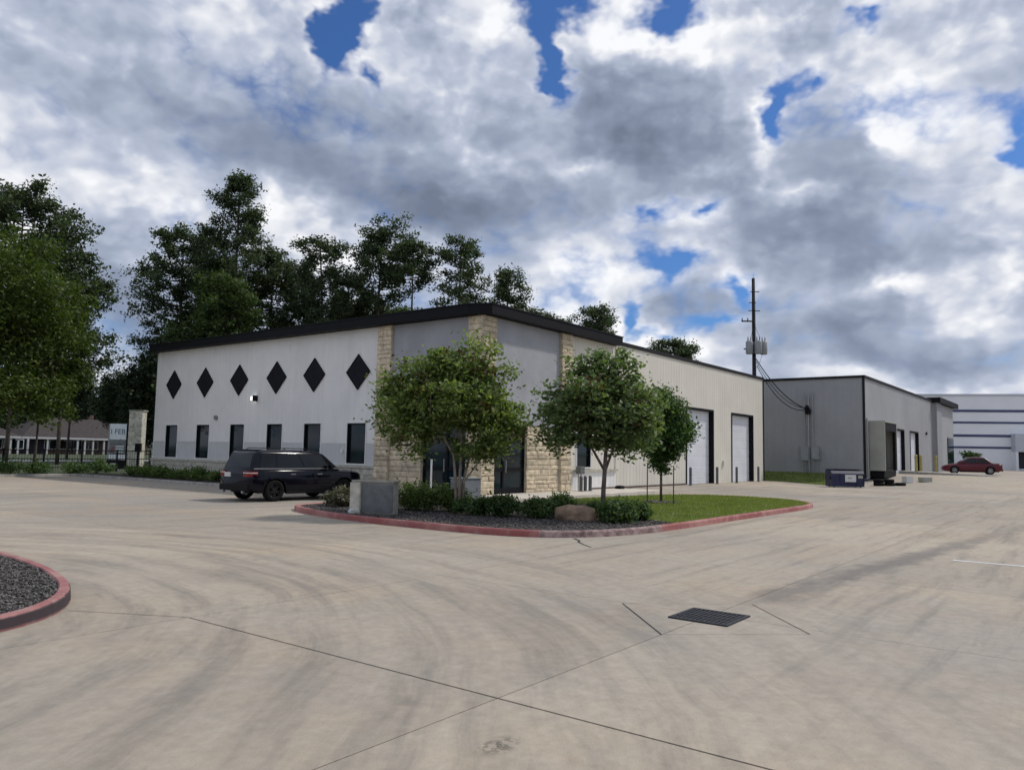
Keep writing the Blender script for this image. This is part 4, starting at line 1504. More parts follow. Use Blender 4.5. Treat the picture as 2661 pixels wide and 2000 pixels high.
def bush(name, label, cat, x, y, z, r, h, mat, seed, group=None, leaf=0.085, n=80, per=46, parts=True):
    r *= 1.1
    rg = np.random.default_rng(seed)
    t = thing(name, label, cat, (x, y, z), rg.uniform(0, 6), group)
    hh = h / 2
    ells = [(0, 0, hh * 0.98, r * 0.82, r * 0.82, hh * 0.86)] + [(rg.normal() * r * 0.35, rg.normal() * r * 0.35, hh * rg.uniform(0.7, 1.15), r * 0.55, r * 0.55, hh * 0.6) for _ in range(4)]
    cs = shell_points(ells, n, rg, 0.5)
    V = clump_leaves(cs, per, np.full(n, r * 0.16), leaf, rg)
    V = V[V[:, :, 2].min(axis=1) > 0.0]
    link('foliage', quads_mesh('foliage', V, mat), t)
    st = MB()
    for k in range(7):
        a = rg.uniform(0, 6.28)
        st.tube([(0.03 * math.cos(a), 0.03 * math.sin(a), 0), (r * 0.5 * math.cos(a), r * 0.5 * math.sin(a), h * 0.65)], [0.012, 0.006], 4, False)
    st.build('stem', M['bark'], t)
    return t


G_ = 'clipped shrubs in the planting bed'
bush('shrub', 'bright green shrub right behind the low concrete sign', 'shrub', -6.95, -3.10, 0.1, 0.52, 0.80, M['hedge'], 31, G_, 0.07)
bush('shrub', 'bright green shrub, middle one left of the multi stemmed tree', 'shrub', -6.80, -3.72, 0.1, 0.55, 0.88, M['hedge'], 32, G_, 0.07)
bush('shrub', 'bright green shrub touching the stems of the multi stemmed tree', 'shrub', -6.45, -4.25, 0.1, 0.50, 0.82, M['hedge'], 33, G_, 0.07)
bush('shrub', 'small dark shrub right of the multi stemmed trunk', 'shrub', -6.85, -5.55, 0.1, 0.38, 0.48, M['shrub'], 34, G_)
bush('shrub', 'rounded dark shrub, taller neighbour of the small one near the multi stemmed trunk', 'shrub', -6.60, -6.25, 0.1, 0.45, 0.60, M['shrub'], 35, G_)
bush('shrub', 'rounded dark shrub immediately left of the brown boulder', 'shrub', -6.30, -7.08, 0.1, 0.45, 0.54, M['shrub'], 36, G_)
bush('shrub', 'dark shrub peeking over the brown boulder from behind', 'shrub', -4.95, -6.85, 0.1, 0.45, 0.60, M['shrub'], 37, G_)
bush('shrub', 'broad dark shrub at the foot of the slim trunk', 'shrub', -5.75, -9.05, 0.1, 0.50, 0.58, M['shrub'], 38, G_)
bush('shrub', 'small upright shrub at the edge of the lawn, rightmost in the bed', 'shrub', -4.75, -9.12, 0.1, 0.30, 0.50, M['shrub'], 39, G_)
bush('shrub', 'dark shrub hugging the slim trunk beside the boulder', 'shrub', -5.35, -8.25, 0.1, 0.30, 0.46, M['shrub'], 43, G_)
bush('shrub', 'greyish dry looking shrub left of the low concrete sign', 'shrub', -7.45, -0.95, 0.1, 0.45, 0.58, M['drygrass'], 40, G_)
GH = 'low hedge plants along the white wall'
ORD = ['first', 'second', 'third', 'fourth', 'fifth', 'sixth', 'seventh', 'eighth', 'ninth', 'tenth', 'eleventh', 'twelfth', 'thirteenth', 'fourteenth', 'fifteenth']
HL = ['low hedge plant at the white wall, %s one left of the dark car bonnet' % ORD[k] for k in range(15)]
for k in range(15):
    y = 7.2 + k * 1.12
    bush('hedge_plant', HL[k], 'hedge plant', -1.35 + 0.15 * math.sin(k * 2.1), y, 0.1, 0.62, 0.62 + 0.08 * math.sin(k * 1.7), M['hedge'], 60 + k, GH, 0.11, 34, 30)
GS = 'low dark shrubs along the far kerb'
for k in range(11):
    bush('kerb_shrub', 'low dark shrub behind the far kerb, %s one leftwards from the pier' % ORD[10 - k], 'shrub', -16.5 + k * 1.55, 27.6 + 0.3 * math.sin(k * 2.6), 0.1, 0.80, 0.80 + 0.15 * math.sin(k * 1.3), M['shrub'], 90 + k, GS, 0.14, 34, 30)

# tall trees behind the buildings
GP = 'tall pines behind the white building'
pine_tree('tallest pine, its narrow tip rising well above the others', (20.8, 48.9), 28.6, 17.0, 3.3, 101, M['pine'], GP, (0.2, 0.1), 1.0, 0.32, 'cone')
pine_tree('broad dark pine on the left flank of the tallest one', (19.3, 55.7), 23.6, 9.0, 3.7, 102, M['pine'], GP, (0, 0), 1.25)
pine_tree('full dark pine on the right flank of the tallest one', (26.2, 50.1), 21.6, 9.0, 3.6, 103, M['pine'], GP, (0, 0), 1.2)
pine_tree('greener feathery pine in front of the tallest one, just above the roof', (17.6, 45.2), 17.0, 5.5, 4.2, 105, M['pine_green'], GP, (0, 0), 1.7, 0.25, 'cone')
pine_tree('dark pine filling in behind the right flank of the tallest one', (22.4, 54.0), 20.8, 8.0, 3.4, 115, M['pine'], GP, (0, 0), 1.2)
pine_tree('broad topped pine with a bushy right shoulder, left of the roof peak', (25.7, 40.7), 22.0, 12.5, 2.3, 106, M['pine'], GP, (-0.6, 0.8), 0.8, 0.24)
pine_tree('leaning pine with a flat bushy top, left of the roof peak', (29.9, 38.6), 23.4, 15.5, 2.5, 107, M['pine'], GP, (0.4, -0.4), 0.9, 0.25, 'flat')
pine_tree('shorter pine filling the gap between the flat topped ones', (32.5, 45.0), 19.6, 13.5, 2.2, 108, M['pine'], GP, (0, 0), 0.8)
pine_tree('thin pine on the left of the flat topped group', (27.3, 45.3), 20.0, 12.5, 1.6, 109, M['pine'], GP, (-0.6, 0.8), 0.7, 0.18)
pine_tree('small pointed pine with a bare gap below its top', (30.7, 34.1), 21.7, 17.5, 1.6, 110, M['pine'], GP, (0, 0), 1.0, 0.2)
pine_tree('airy pine with a visible straight trunk, closest to the roof peak', (35.0, 31.8), 22.8, 13.5, 2.6, 111, M['pine'], GP, (0, 0), 0.62, 0.24)
pine_tree('low green pine half hidden by the roof left of the peak', (34.5, 40.5), 16.6, 12.0, 3.2, 112, M['pine_green'], GP, (0, 0), 1.3)
pine_tree('dark pine crown just clearing the roof, between the pointed and the flat topped pines', (31.0, 43.0), 16.6, 12.0, 3.0, 118, M['pine'], GP, (0, 0), 1.3)
pine_tree('sparse pine tip leaning right of the airy pine', (40.7, 30.8), 20.6, 15.5, 1.3, 113, M['pine'], GP, (0.3, -0.4), 0.8, 0.18)
pine_tree('low sparse pine tips just above the roof right of the peak', (50.8, 34.2), 18.3, 15.5, 1.5, 114, M['pine'], GP, (0, 0), 0.9, 0.2)
pine_tree('row of small dark tips along the roof edge right of the peak', (56.9, 34.5), 18.0, 15.5, 1.9, 116, M['pine'], GP, (0, 0), 0.9, 0.2)
pine_tree('lone rounded treetop over the roof right of the peak', (51.0, 25.6), 17.6, 13.8, 1.75, 117, M['pine'], GP, (0, 0), 1.0, 0.2)
pine_tree('lone dark treetop over the roof, nearest to the utility pole', (65.4, 23.2), 15.8, 12.4, 2.0, 119, M['pine'], GP, (0, 0), 1.0, 0.2)
GL = 'big trees on the left'
pine_tree('tall dark pine behind the leafy tree, at the left border', (1.0, 46.4), 20.8, 7.5, 3.7, 120, M['pine'], GL, (0, 0), 1.3, 0.15)
pine_tree('tall dark ragged pine rising right of the leafy tree', (5.0, 47.6), 18.4, 5.5, 2.8, 121, M['pine'], GL, (0, 0), 1.1, 0.15)


def big_oak(label, base, top, bot, hw, seed, mat, group, n=420, name='broadleaf_tree', per=58, leaf=0.20, tr=0.15):
    cz = (top + bot) / 2
    hz = (top - bot) / 2
    rg = np.random.default_rng(seed)
    ells = [(0, 0, cz, hw * 0.8, hw * 0.8, hz * 0.85)]
    for _ in range(9):
        a = rg.uniform(0, 6.28)
        ells.append((math.cos(a) * hw * 0.55, math.sin(a) * hw * 0.55, cz + rg.uniform(-0.7, 0.62) * hz, hw * 0.45, hw * 0.45, hz * 0.28))
    return leafy_tree(name, label, 'tree', (base[0], base[1], 0.05), [([(0, 0, 0), (0.05, 0, bot * 0.6), (0.1, 0.05, bot * 1.05), (0.15, 0, cz)], tr, tr * 0.4)], ells, n, per, hw * 0.085, leaf, mat, M['bark'], seed, group, limb_r=0.07)


big_oak('large leafy tree with bright green foliage cut by the left border', (-6.5, 27.9), 14.0, 1.7, 4.0, 131, M['oak'], GL, 620)
big_oak('leafy green tree with low spreading crown and thin straight trunk', (-3.7, 29.5), 12.0, 1.9, 2.75, 132, M['oak'], GL, 460, tr=0.10)
GU = 'dark undergrowth trees left of the white building'
for (x, y, tp, bt, hw, sd, lb) in ((12.0, 47.6, 10.4, 0.4, 2.6, 141, 'dark dense tree between the stone pier and the white building'), (14.2, 50.0, 11.2, 0.4, 2.7, 142, 'dark dense tree against the left end of the white building'),
                                   (12.0, 62.0, 10.5, 3.6, 3.0, 143, 'dark tree above the white and blue sign'), (19.8, 56.5, 14.5, 1.8, 4.0, 144, 'dark dense tree behind the left end of the black eaves'),
                                   (17.6, 63.0, 10.5, 2.0, 3.4, 145, 'far dark tree at the foot of the gap of sky'),
                                   (14.0, 128.0, 15.0, 0.3, 10.5, 146, 'dark wide tree behind the brown roofed house at the left border'), (28.0, 131.0, 14.0, 0.3, 10.5, 147, 'dark wide tree behind the middle of the brown roofs'),
                                   (42.0, 130.0, 15.0, 0.3, 10.5, 148, 'dark wide tree behind the right end of the brown roofs'), (55.0, 126.0, 14.0, 0.3, 10.5, 149, 'far dark tree seen through the gap beside the stone pier')):
    big_oak(lb, (x, y), tp, bt, hw, sd, M['dark_leaf'], GU, 300 if hw < 5 else 520, 'dark_tree', 52, 0.26 if hw < 5 else 0.6)
big_oak('round green shrub tree in front of the striped building, above the red car', (79.2, -6.62), 3.0, 0.9, 1.15, 151, M['laurel'], None, 90, 'round_shrub', 40, 0.16, 0.08)

# ------------------------------------------------------------------ boulder
rk = bmesh.new()
bmesh.ops.create_icosphere(rk, subdivisions=4, radius=1.0)
rr = random.Random(4)
ph = [(rr.uniform(-3, 3), rr.uniform(-3, 3), rr.uniform(-3, 3), rr.uniform(0, 6)) for _ in range(9)]
for v in rk.verts:
    p = v.co.copy()
    d = sum(math.sin(a * p.x * 1.3 + b * p.y * 1.3 + c * p.z * 1.3 + e2) for a, b, c, e2 in ph) / 9
    d += 0.35 * sum(math.sin(3.1 * (a * p.x + b * p.z) + 2.7 * c * p.y + e2) for a, b, c, e2 in ph) / 9
    s_ = 1 + 0.32 * d
    v.co = Vector((p.x * 0.60 * s_, p.y * 0.40 * s_, max(-0.05, (p.z * 0.34 * s_) + 0.16)))
    if v.co.z > 0.36:
        v.co.z = 0.36 + (v.co.z - 0.36) * 0.35
    q_ = v.co * 9
    v.co += p * 0.016 * (math.sin(q_.x * 1.7 + 2 * math.sin(q_.z)) + math.sin(q_.y * 2.1 + q_.x) + math.sin(q_.z * 2.6 + 1.5 * q_.y))
me = bpy.data.meshes.new('boulder')
rk.to_mesh(me)
rk.free()
me.materials.append(M['rock'])
me.polygons.foreach_set('use_smooth', [True] * len(me.polygons))
bo = link('boulder', me, None, (-5.95, -8.02, 0.08))
bo.rotation_euler = (0, 0, R(-50))
tag(bo, 'brown boulder lying in the mulch between the clipped shrubs', 'boulder')
bo.scale = (0.9, 0.9, 0.92)
rk2 = bo.copy()
col.objects.link(rk2)
rk2.location = (-18.95, -7.75, 0.06)
rk2.rotation_euler = (0, 0, 1.2)
rk2.scale = (0.62, 0.6, 0.8)
tag(rk2, 'brown rock lying in the gravel of the near left planter', 'boulder')


# ------------------------------------------------------------------ vehicles
def interp(tab, x):
    if x <= tab[0][0]:
        return tab[0][1]
    for (a, b), (c, d) in zip(tab, tab[1:]):
        if x <= c:
            return b + (d - b) * (x - a) / (c - a)
    return tab[-1][1]


def make_car(name, label, cat, loc, rz, S, paint, rim_mat):
    t = thing(name, label, cat, loc, rz)
    L, zb0 = S['L'], S['zb']
    ra = S['wr'] + 0.06
    wx = S['wx']

    def ring(x):
        w, zt, zb = interp(S['w'], x), interp(S['top'], x), interp(S['bot'], x)
        arch = zb
        for c in wx:
            if abs(x - c) < ra:
                arch = max(arch, S['wr'] + math.sqrt(ra * ra - (x - c) ** 2))
        h = zt - zb
        pts = [(0.0, zt + 0.018), (0.55 * w, zt + 0.012), (0.86 * w, zt - 0.012), (0.955 * w, zt - 0.055), (0.985 * w, zb + 0.78 * h), (1.0 * w, zb + 0.60 * h), (0.992 * w, zb + 0.40 * h), (0.975 * w, zb + 0.16 * h), (0.95 * w, zb + 0.02)]
        out = [(y, max(z, arch)) for y, z in pts]
        out += [(0.62 * w, max(arch, zb)), (0.60 * w, zb + 0.01), (0.0, zb)]
        return out

    def side_y(x, z):
        w, zt, zb = interp(S['w'], x), interp(S['top'], x), interp(S['bot'], x)
        h = zt - zb
        prof = [(zb + 0.02, 0.95), (zb + 0.16 * h, 0.975), (zb + 0.40 * h, 0.992), (zb + 0.60 * h, 1.0), (zb + 0.78 * h, 0.985), (zt - 0.055, 0.955), (zt - 0.012, 0.86)]
        return interp(prof, z) * w

    xs_ = set(np.linspace(0.0, L, 40).round(3))
    for c in wx:
        xs_ |= set((c + ra * np.cos(np.linspace(0, math.pi, 15))).round(3))
        xs_ |= {round(c + ra + 0.004, 3), round(c - ra - 0.004, 3)}
    for p_ in (0.015, 0.04, 0.08, L - 0.015, L - 0.04, L - 0.09):
        xs_.add(round(p_, 3))
    xs_ = sorted(x for x in xs_ if 0 <= x <= L)
    b = MB()
    R_ = [ring(x) for x in xs_]
    m = len(R_[0])
    full = []
    for x, rg in zip(xs_, R_):
        row = [(x, y, z) for y, z in rg] + [(x, -y, z) for y, z in rg[-2:0:-1]]
        full.append(row)
    n = len(full[0])
    vs = [p for row in full for p in row]
    fs = []
    for i in range(len(xs_) - 1):
        for k in range(n):
            k2 = (k + 1) % n
            fs.append((i * n + k, i * n + k2, (i + 1) * n + k2, (i + 1) * n + k))
    fs.append(tuple(range(n - 1, -1, -1)))
    fs.append(tuple((len(xs_) - 1) * n + k for k in range(n)))
    b.add(vs, fs)
    body = b.build('body', paint, t, True)
    body.data.set_sharp_from_angle(angle=R(40))

    # cabin
    Zc = S['cab']     # list of (z, x_rear, x_front, half width)
    def outline(xr, xf, w, rad, k=5):
        pts = []
        rad = min(rad, w * 0.5)
        for cx, cyy, a0 in ((xf - rad, w - rad, 0), (xr + rad, w - rad, 90), (xr + rad, -w + rad, 180), (xf - rad, -w + rad, 270)):
            for i in range(k):
                a = R(a0 + 90 * i / (k - 1))
                pts.append((cx + rad * math.cos(a), cyy + rad * math.sin(a)))
        return pts
    cb_ = MB()
    vs, fs = [], []
    for z, xr, xf, w in Zc:
        vs += [(x, y, z) for x, y in outline(xr, xf, w, 0.16)]
    n = 20
    for i in range(len(Zc) - 1):
        for k in range(n):
            fs.append((i * n + k, i * n + (k + 1) % n, (i + 1) * n + (k + 1) % n, (i + 1) * n + k))
    fs.append(tuple((len(Zc) - 1) * n + k for k in range(n)))
    cb_.add(vs, fs)
    cab = cb_.build('cabin', paint, t, True)
    cab.data.set_sharp_from_angle(angle=R(45))

    def cz(z, j):
        return interp([(q[0], q[j]) for q in Zc], z)

    def slab(pts, nrm, th):
        q = MB()
        nv = Vector(nrm) * th
        P_ = [Vector(p) for p in pts]
        k = len(P_)
        q.add([p for p in P_] + [p + nv for p in P_], [tuple(range(k - 1, -1, -1)), tuple(range(k, 2 * k))] + [(i, (i + 1) % k, k + (i + 1) % k, k + i) for i in range(k)])
        return q

    z0, z1 = S['win_z']
    for sgn in (1, -1):
        for (a0, a1, c0, c1) in S['side_win']:
            # fractions along the cabin at the sill (a) and at the head (c)
            def X(f, z):
                return cz(z, 1) + (cz(z, 2) - cz(z, 1)) * f
            P_ = [(X(a0, z0), sgn * (cz(z0, 3) - 0.01), z0), (X(a1, z0), sgn * (cz(z0, 3) - 0.01), z0), (X(c1, z1), sgn * (cz(z1, 3) - 0.01), z1), (X(c0, z1), sgn * (cz(z1, 3) - 0.01), z1)]
            slab(P_, (0, sgn, 0.15), 0.018).build('side_window', M['car_glass'], t)
        P_ = [(X(0.02, z0 - 0.035), sgn * (cz(z0, 3) - 0.01), z0 - 0.035), (X(0.97, z0 - 0.035), sgn * (cz(z0, 3) - 0.01), z0 - 0.035), (X(0.97, z0), sgn * (cz(z0, 3) - 0.01), z0 - 0.005), (X(0.02, z0), sgn * (cz(z0, 3) - 0.01), z0 - 0.005)]
        slab(P_, (0, sgn, 0), 0.022).build('trim_strip', M['chrome'] if S.get('chrome') else M['black_trim'], t)
    rz0, rz1 = S['rear_z']
    k1, k0 = 0.80, 0.86
    P_ = [(cz(rz0, 1) + 0.012, -cz(rz0, 3) * k0, rz0), (cz(rz0, 1) + 0.012, cz(rz0, 3) * k0, rz0), (cz(rz1, 1) + 0.012, cz(rz1, 3) * k1, rz1), (cz(rz1, 1) + 0.012, -cz(rz1, 3) * k1, rz1)]
    slab(P_, (-0.9, 0, 0.3), 0.022).build('rear_window', M['car_glass'], t)
    P_ = [(cz(z0, 2) - 0.012, cz(z0, 3) * 0.88, z0), (cz(z0, 2) - 0.012, -cz(z0, 3) * 0.88, z0), (cz(z1, 2) - 0.012, -cz(z1, 3) * 0.84, z1), (cz(z1, 2) - 0.012, cz(z1, 3) * 0.84, z1)]
    slab(P_, (0.7, 0, 0.7), 0.022).build('windscreen', M['car_glass'], t)

    # doors: separate skins with gaps between them
    for sgn in (1, -1):
        for xa, xb in S['doors']:
            q = MB()
            nx, nz = 7, 6
            vs, fs = [], []
            for j in range(nz + 1):
                for i in range(nx + 1):
                    x = xa + (xb - xa) * i / nx
                    zt, zb = interp(S['top'], x), interp(S['bot'], x)
                    zlo = zb + 0.07
                    for c in wx:
                        if abs(x - c) < ra + 0.02:
                            zlo = max(zlo, S['wr'] + math.sqrt((ra + 0.02) ** 2 - (x - c) ** 2))
                    z = zlo + (zt - 0.06 - zlo) * j / nz
                    edge = i in (0, nx) or j in (0, nz)
                    vs.append((x, sgn * (side_y(x, z) + (-0.004 if edge else 0.007)), z))
            for j in range(nz):
                for i in range(nx):
                    k = j * (nx + 1) + i
                    f_ = (k, k + 1, k + nx + 2, k + nx + 1)
                    fs.append(f_ if sgn < 0 else f_[::-1])
            q.add(vs, fs)
            d = q.build('door', paint, t, True)
            hx_ = xa + 0.16
            hz = interp(S['top'], hx_) - 0.17
            yy = side_y(hx_, hz)
            MB().box(hx_, hx_ + 0.2, min(sgn * yy, sgn * (yy + 0.035)), max(sgn * yy, sgn * (yy + 0.035)), hz, hz + 0.03).build('handle', paint if not S.get('chrome') else M['chrome'], d)
        # sill
        q = MB()
        xa, xb = wx[0] + ra + 0.02, wx[1] - ra - 0.02
        zs = S['zb'] + 0.01
        yy = side_y((xa + xb) / 2, zs + 0.06)
        q.box(xa, xb, min(sgn * (yy - 0.05), sgn * (yy + 0.02)), max(sgn * (yy - 0.05), sgn * (yy + 0.02)), zs - 0.03, zs + 0.09)
        q.build('sill', M['black_plastic'], t)
        # mirror
        xm, zm = S['mirror']
        wm = cz(zm, 3)
        mr = MB()
        mr.box(xm, xm + 0.11, min(sgn * (wm + 0.08), sgn * (wm + 0.26)), max(sgn * (wm + 0.08), sgn * (wm + 0.26)), zm, zm + 0.16)
        mr.box(xm + 0.03, xm + 0.08, min(sgn * (wm - 0.05), sgn * (wm + 0.1)), max(sgn * (wm - 0.05), sgn * (wm + 0.1)), zm + 0.01, zm + 0.06)
        mr.build('mirror', paint, t, bevel=0.02)
        # lamps
        x0_, x1_, za, zb_ = S['tail']
        w0 = interp(S['w'], x0_ + 0.02)
        w1 = side_y(x1_, (za + zb_) / 2)
        P_ = [(x0_ - 0.015, sgn * w0 * 0.62), (x0_ - 0.015, sgn * w0 * 0.95), (x0_ + 0.06, sgn * (side_y(x0_ + 0.08, za + .1) + 0.014)), (x1_, sgn * (w1 + 0.012)), (x1_, sgn * (w1 - 0.08)), (x0_ + 0.1, sgn * w0 * 0.62)]
        if sgn < 0:
            P_ = P_[::-1]
        q = MB().prism(P_[::-1], za, zb_)
        tl = q.build('tail_lamp', M['tail_red'], t)
        q = MB().prism([(p[0] - 0.004 if p[0] < 0.05 else p[0], p[1] * 1.004) for p in P_[::-1]], za + (zb_ - za) * 0.62, za + (zb_ - za) * 0.80)
        q.build('reversing_lamp', M['plate'], tl)
        xh, zh = S['head']
        wh = side_y(xh, zh)
        MB().box(xh - 0.28, xh + 0.02, min(sgn * (wh - 0.22), sgn * (wh + 0.006)), max(sgn * (wh - 0.22), sgn * (wh + 0.006)), zh, zh + 0.12).build('headlight', M['car_glass'], t, bevel=0.03)
    # bumper, plate, roof spoiler
    wr_ = interp(S['w'], 0.03)
    MB().box(-0.035, 0.10, -wr_ * 0.97, wr_ * 0.97, S['zb'] + 0.09, S['zb'] + 0.30).build('bumper', M['black_plastic'] if S.get('suv') else paint, t, bevel=0.03)
    yo, zp = S['plate']
    pl = MB().box(-0.03, 0.0, yo - 0.17, yo + 0.17, zp, zp + 0.15).build('number_plate', M['plate'], t)
    if S.get('suv'):
        zr, xr, _, wr2 = Zc[-2]
        MB().box(xr - 0.16, xr + 0.2, -wr2 * 0.9, wr2 * 0.9, zr - 0.03, zr + 0.02).build('roof_spoiler', paint, t, bevel=0.015)
        for sgn in (1, -1):
            MB().tube([(xr + 0.25, sgn * wr2 * 0.92, zr + 0.03), (xr + 0.35, sgn * wr2 * 0.93, zr + 0.07), (xr + 1.7, sgn * wr2 * 0.93, zr + 0.07), (xr + 1.8, sgn * wr2 * 0.92, zr + 0.03)], 0.016, 6).build('roof_rail', M['black_metal'], t)
        MB().tube([(0.02, -0.55, 0.33), (-0.06, -0.55, 0.33)], 0.045, 10).build('exhaust', M['steel'], t)
        MB().tube([(0.02, 0.55, 0.33), (-0.06, 0.55, 0.33)], 0.045, 10).build('exhaust', M['steel'], t)
    # wheels
    wr = S['wr']
    def lathe(prof, k=28):
        vs = [(r * math.cos(6.2832 * i / k), y, r * math.sin(6.2832 * i / k)) for i in range(k) for r, y in prof]
        n_ = len(prof)
        fs = [(i * n_ + j, ((i + 1) % k) * n_ + j, ((i + 1) % k) * n_ + j + 1, i * n_ + j + 1) for i in range(k) for j in range(n_ - 1)]
        return vs, fs
    tm = MB().add(*lathe([(wr * 0.66, -0.10), (wr * 0.72, -0.115), (wr * 0.94, -0.118), (wr, -0.085), (wr, 0.085), (wr * 0.94, 0.118), (wr * 0.72, 0.115), (wr * 0.66, 0.10)])).mesh('tyre', M['rubber'], True)
    rb = MB()
    rb.add(*lathe([(wr * 0.655, 0.10), (wr * 0.61, 0.10), (wr * 0.60, -0.02), (wr * 0.58, -0.1)]))
    rb.tube([(0, -0.08, 0), (0, 0.085, 0)], 0.06, 12)
    for k in range(10):
        a = 6.2832 * k / 10 + (0.09 if k % 2 else -0.09)
        c_, s_ = math.cos(a), math.sin(a)
        w_ = 0.018
        q0, q1 = 0.04, wr * 0.62
        vs = []
        for y in (0.045, 0.085):
            for (r_, o_) in ((q0, -w_), (q1, -w_), (q1, w_), (q0, w_)):
                vs.append((r_ * c_ - o_ * s_, y, r_ * s_ + o_ * c_))
        rb.add(vs, [(3, 2, 1, 0), (4, 5, 6, 7), (0, 1, 5, 4), (1, 2, 6, 5), (2, 3, 7, 6), (3, 0, 4, 7)])
    rm_ = rb.mesh('rim', rim_mat)
    dm = MB().tube([(0, -0.06, 0), (0, -0.03, 0)], wr * 0.5, 16).mesh('brake_disc', M['dark_alloy'])
    for c in wx:
        for sgn in (1, -1):
            wh = bpy.data.objects.new('wheel', None)
            col.objects.link(wh)
            wh.parent = t
            wh.location = (c, sgn * (interp(S['w'], c) - 0.125), wr)
            wh.rotation_euler = (0, 0, 0 if sgn > 0 else math.pi)
            link('tyre', tm, wh)
            link('rim', rm_, wh)
            link('brake_disc', dm, wh)
    # dark liner so one cannot see through the arches
    MB().box(0.25, L - 0.25, -interp(S['w'], 2) * 0.58, interp(S['w'], 2) * 0.58, S['zb'] + 0.02, S['zb'] + 0.34).build('underbody', M['black_plastic'], t)
    return t


SUV = dict(L=4.78, zb=0.27, suv=True, chrome=True,
           w=[(0, 0.80), (0.05, 0.865), (0.16, 0.915), (0.5, 0.955), (2.4, 0.965), (4.1, 0.945), (4.5, 0.87), (4.7, 0.76), (4.78, 0.66)],
           top=[(0, 0.94), (0.03, 1.03), (0.12, 1.06), (1.0, 1.075), (3.3, 1.07), (3.6, 1.06), (4.2, 1.035), (4.55, 0.99), (4.72, 0.92), (4.78, 0.80)],
           bot=[(0, 0.42), (0.15, 0.36), (0.5, 0.27), (4.3, 0.27), (4.6, 0.30), (4.78, 0.42)],
           wx=(0.92, 3.80), wr=0.365,
           cab=[(1.02, 0.05, 3.74, 0.875), (1.14, 0.09, 3.58, 0.855), (1.60, 0.26, 3.02, 0.775), (1.68, 0.33, 2.84, 0.745), (1.735, 0.55, 2.5, 0.66), (1.752, 0.95, 2.1, 0.48)],
           win_z=(1.13, 1.60), rear_z=(1.13, 1.56),
           side_win=[(0.075, 0.25, 0.08, 0.26), (0.27, 0.57, 0.28, 0.585), (0.585, 0.875, 0.60, 0.93)],
           doors=[(1.33, 2.40), (2.42, 3.42)], mirror=(3.05, 1.09), tail=(0.0, 0.26, 0.84, 1.02), head=(4.55, 0.80), plate=(0.36, 0.82))
suv = make_car('parked_suv', 'dark navy sport utility vehicle parked nose first at the white wall', 'car', (-7.66, 4.10, 0.0), R(-1), SUV, M['suv_paint'], M['dark_alloy'])
suv.scale = (1, 1, 0.965)
SED = dict(L=4.75, zb=0.20, suv=False, chrome=False,
           w=[(0, 0.66), (0.06, 0.76), (0.3, 0.86), (0.8, 0.895), (2.4, 0.90), (4.0, 0.88), (4.45, 0.80), (4.68, 0.68), (4.75, 0.58)],
           top=[(0, 0.78), (0.05, 0.90), (0.2, 0.945), (0.9, 0.94), (3.2, 0.90), (3.5, 0.89), (4.1, 0.80), (4.5, 0.71), (4.7, 0.62), (4.75, 0.54)],
           bot=[(0, 0.36), (0.2, 0.28), (0.6, 0.20), (4.3, 0.20), (4.6, 0.24), (4.75, 0.34)],
           wx=(0.95, 3.75), wr=0.325,
           cab=[(0.88, 0.55, 3.62, 0.80), (0.96, 0.72, 3.45, 0.785), (1.32, 1.18, 2.72, 0.62), (1.39, 1.32, 2.55, 0.58), (1.44, 1.6, 2.3, 0.48), (1.452, 1.8, 2.1, 0.35)],
           win_z=(0.965, 1.33), rear_z=(0.97, 1.30),
           side_win=[(0.10, 0.47, 0.10, 0.48), (0.49, 0.90, 0.50, 0.92)],
           doors=[(1.32, 2.28), (2.30, 3.36)], mirror=(2.95, 0.93), tail=(0.0, 0.28, 0.70, 0.88), head=(4.55, 0.56), plate=(0.0, 0.62))
dirv = R(102)
cx_, cy_ = 54.8, -9.36
sed = make_car('parked_car', 'dark red saloon car parked by the far end of the grey warehouse', 'car',
         (cx_ - math.cos(dirv) * 2.37, cy_ - math.sin(dirv) * 2.37, hgt(cx_, cy_)), dirv, SED, M['red_paint'], M['alloy'])
sed.scale = (0.94, 0.96, 1.02)

# ------------------------------------------------------------------ street furniture and small things
RD = math.atan2(-0.797, 0.604)


def text_mesh(txt, size, mat, parent, loc, rot, align='CENTER'):
    cu = bpy.data.curves.new('lettering', 'FONT')
    cu.body = txt
    cu.size = size
    cu.align_x = align
    cu.align_y = 'CENTER'
    cu.extrude = 0.004
    tmp = bpy.data.objects.new('lettering', cu)
    col.objects.link(tmp)
    bpy.context.view_layer.update()
    me = bpy.data.meshes.new_from_object(tmp.evaluated_get(bpy.context.evaluated_depsgraph_get()))
    bpy.data.objects.remove(tmp)
    me.materials.clear()
    me.materials.append(mat)
    o = link('lettering', me, parent, loc)
    o.rotation_euler = rot
    return o


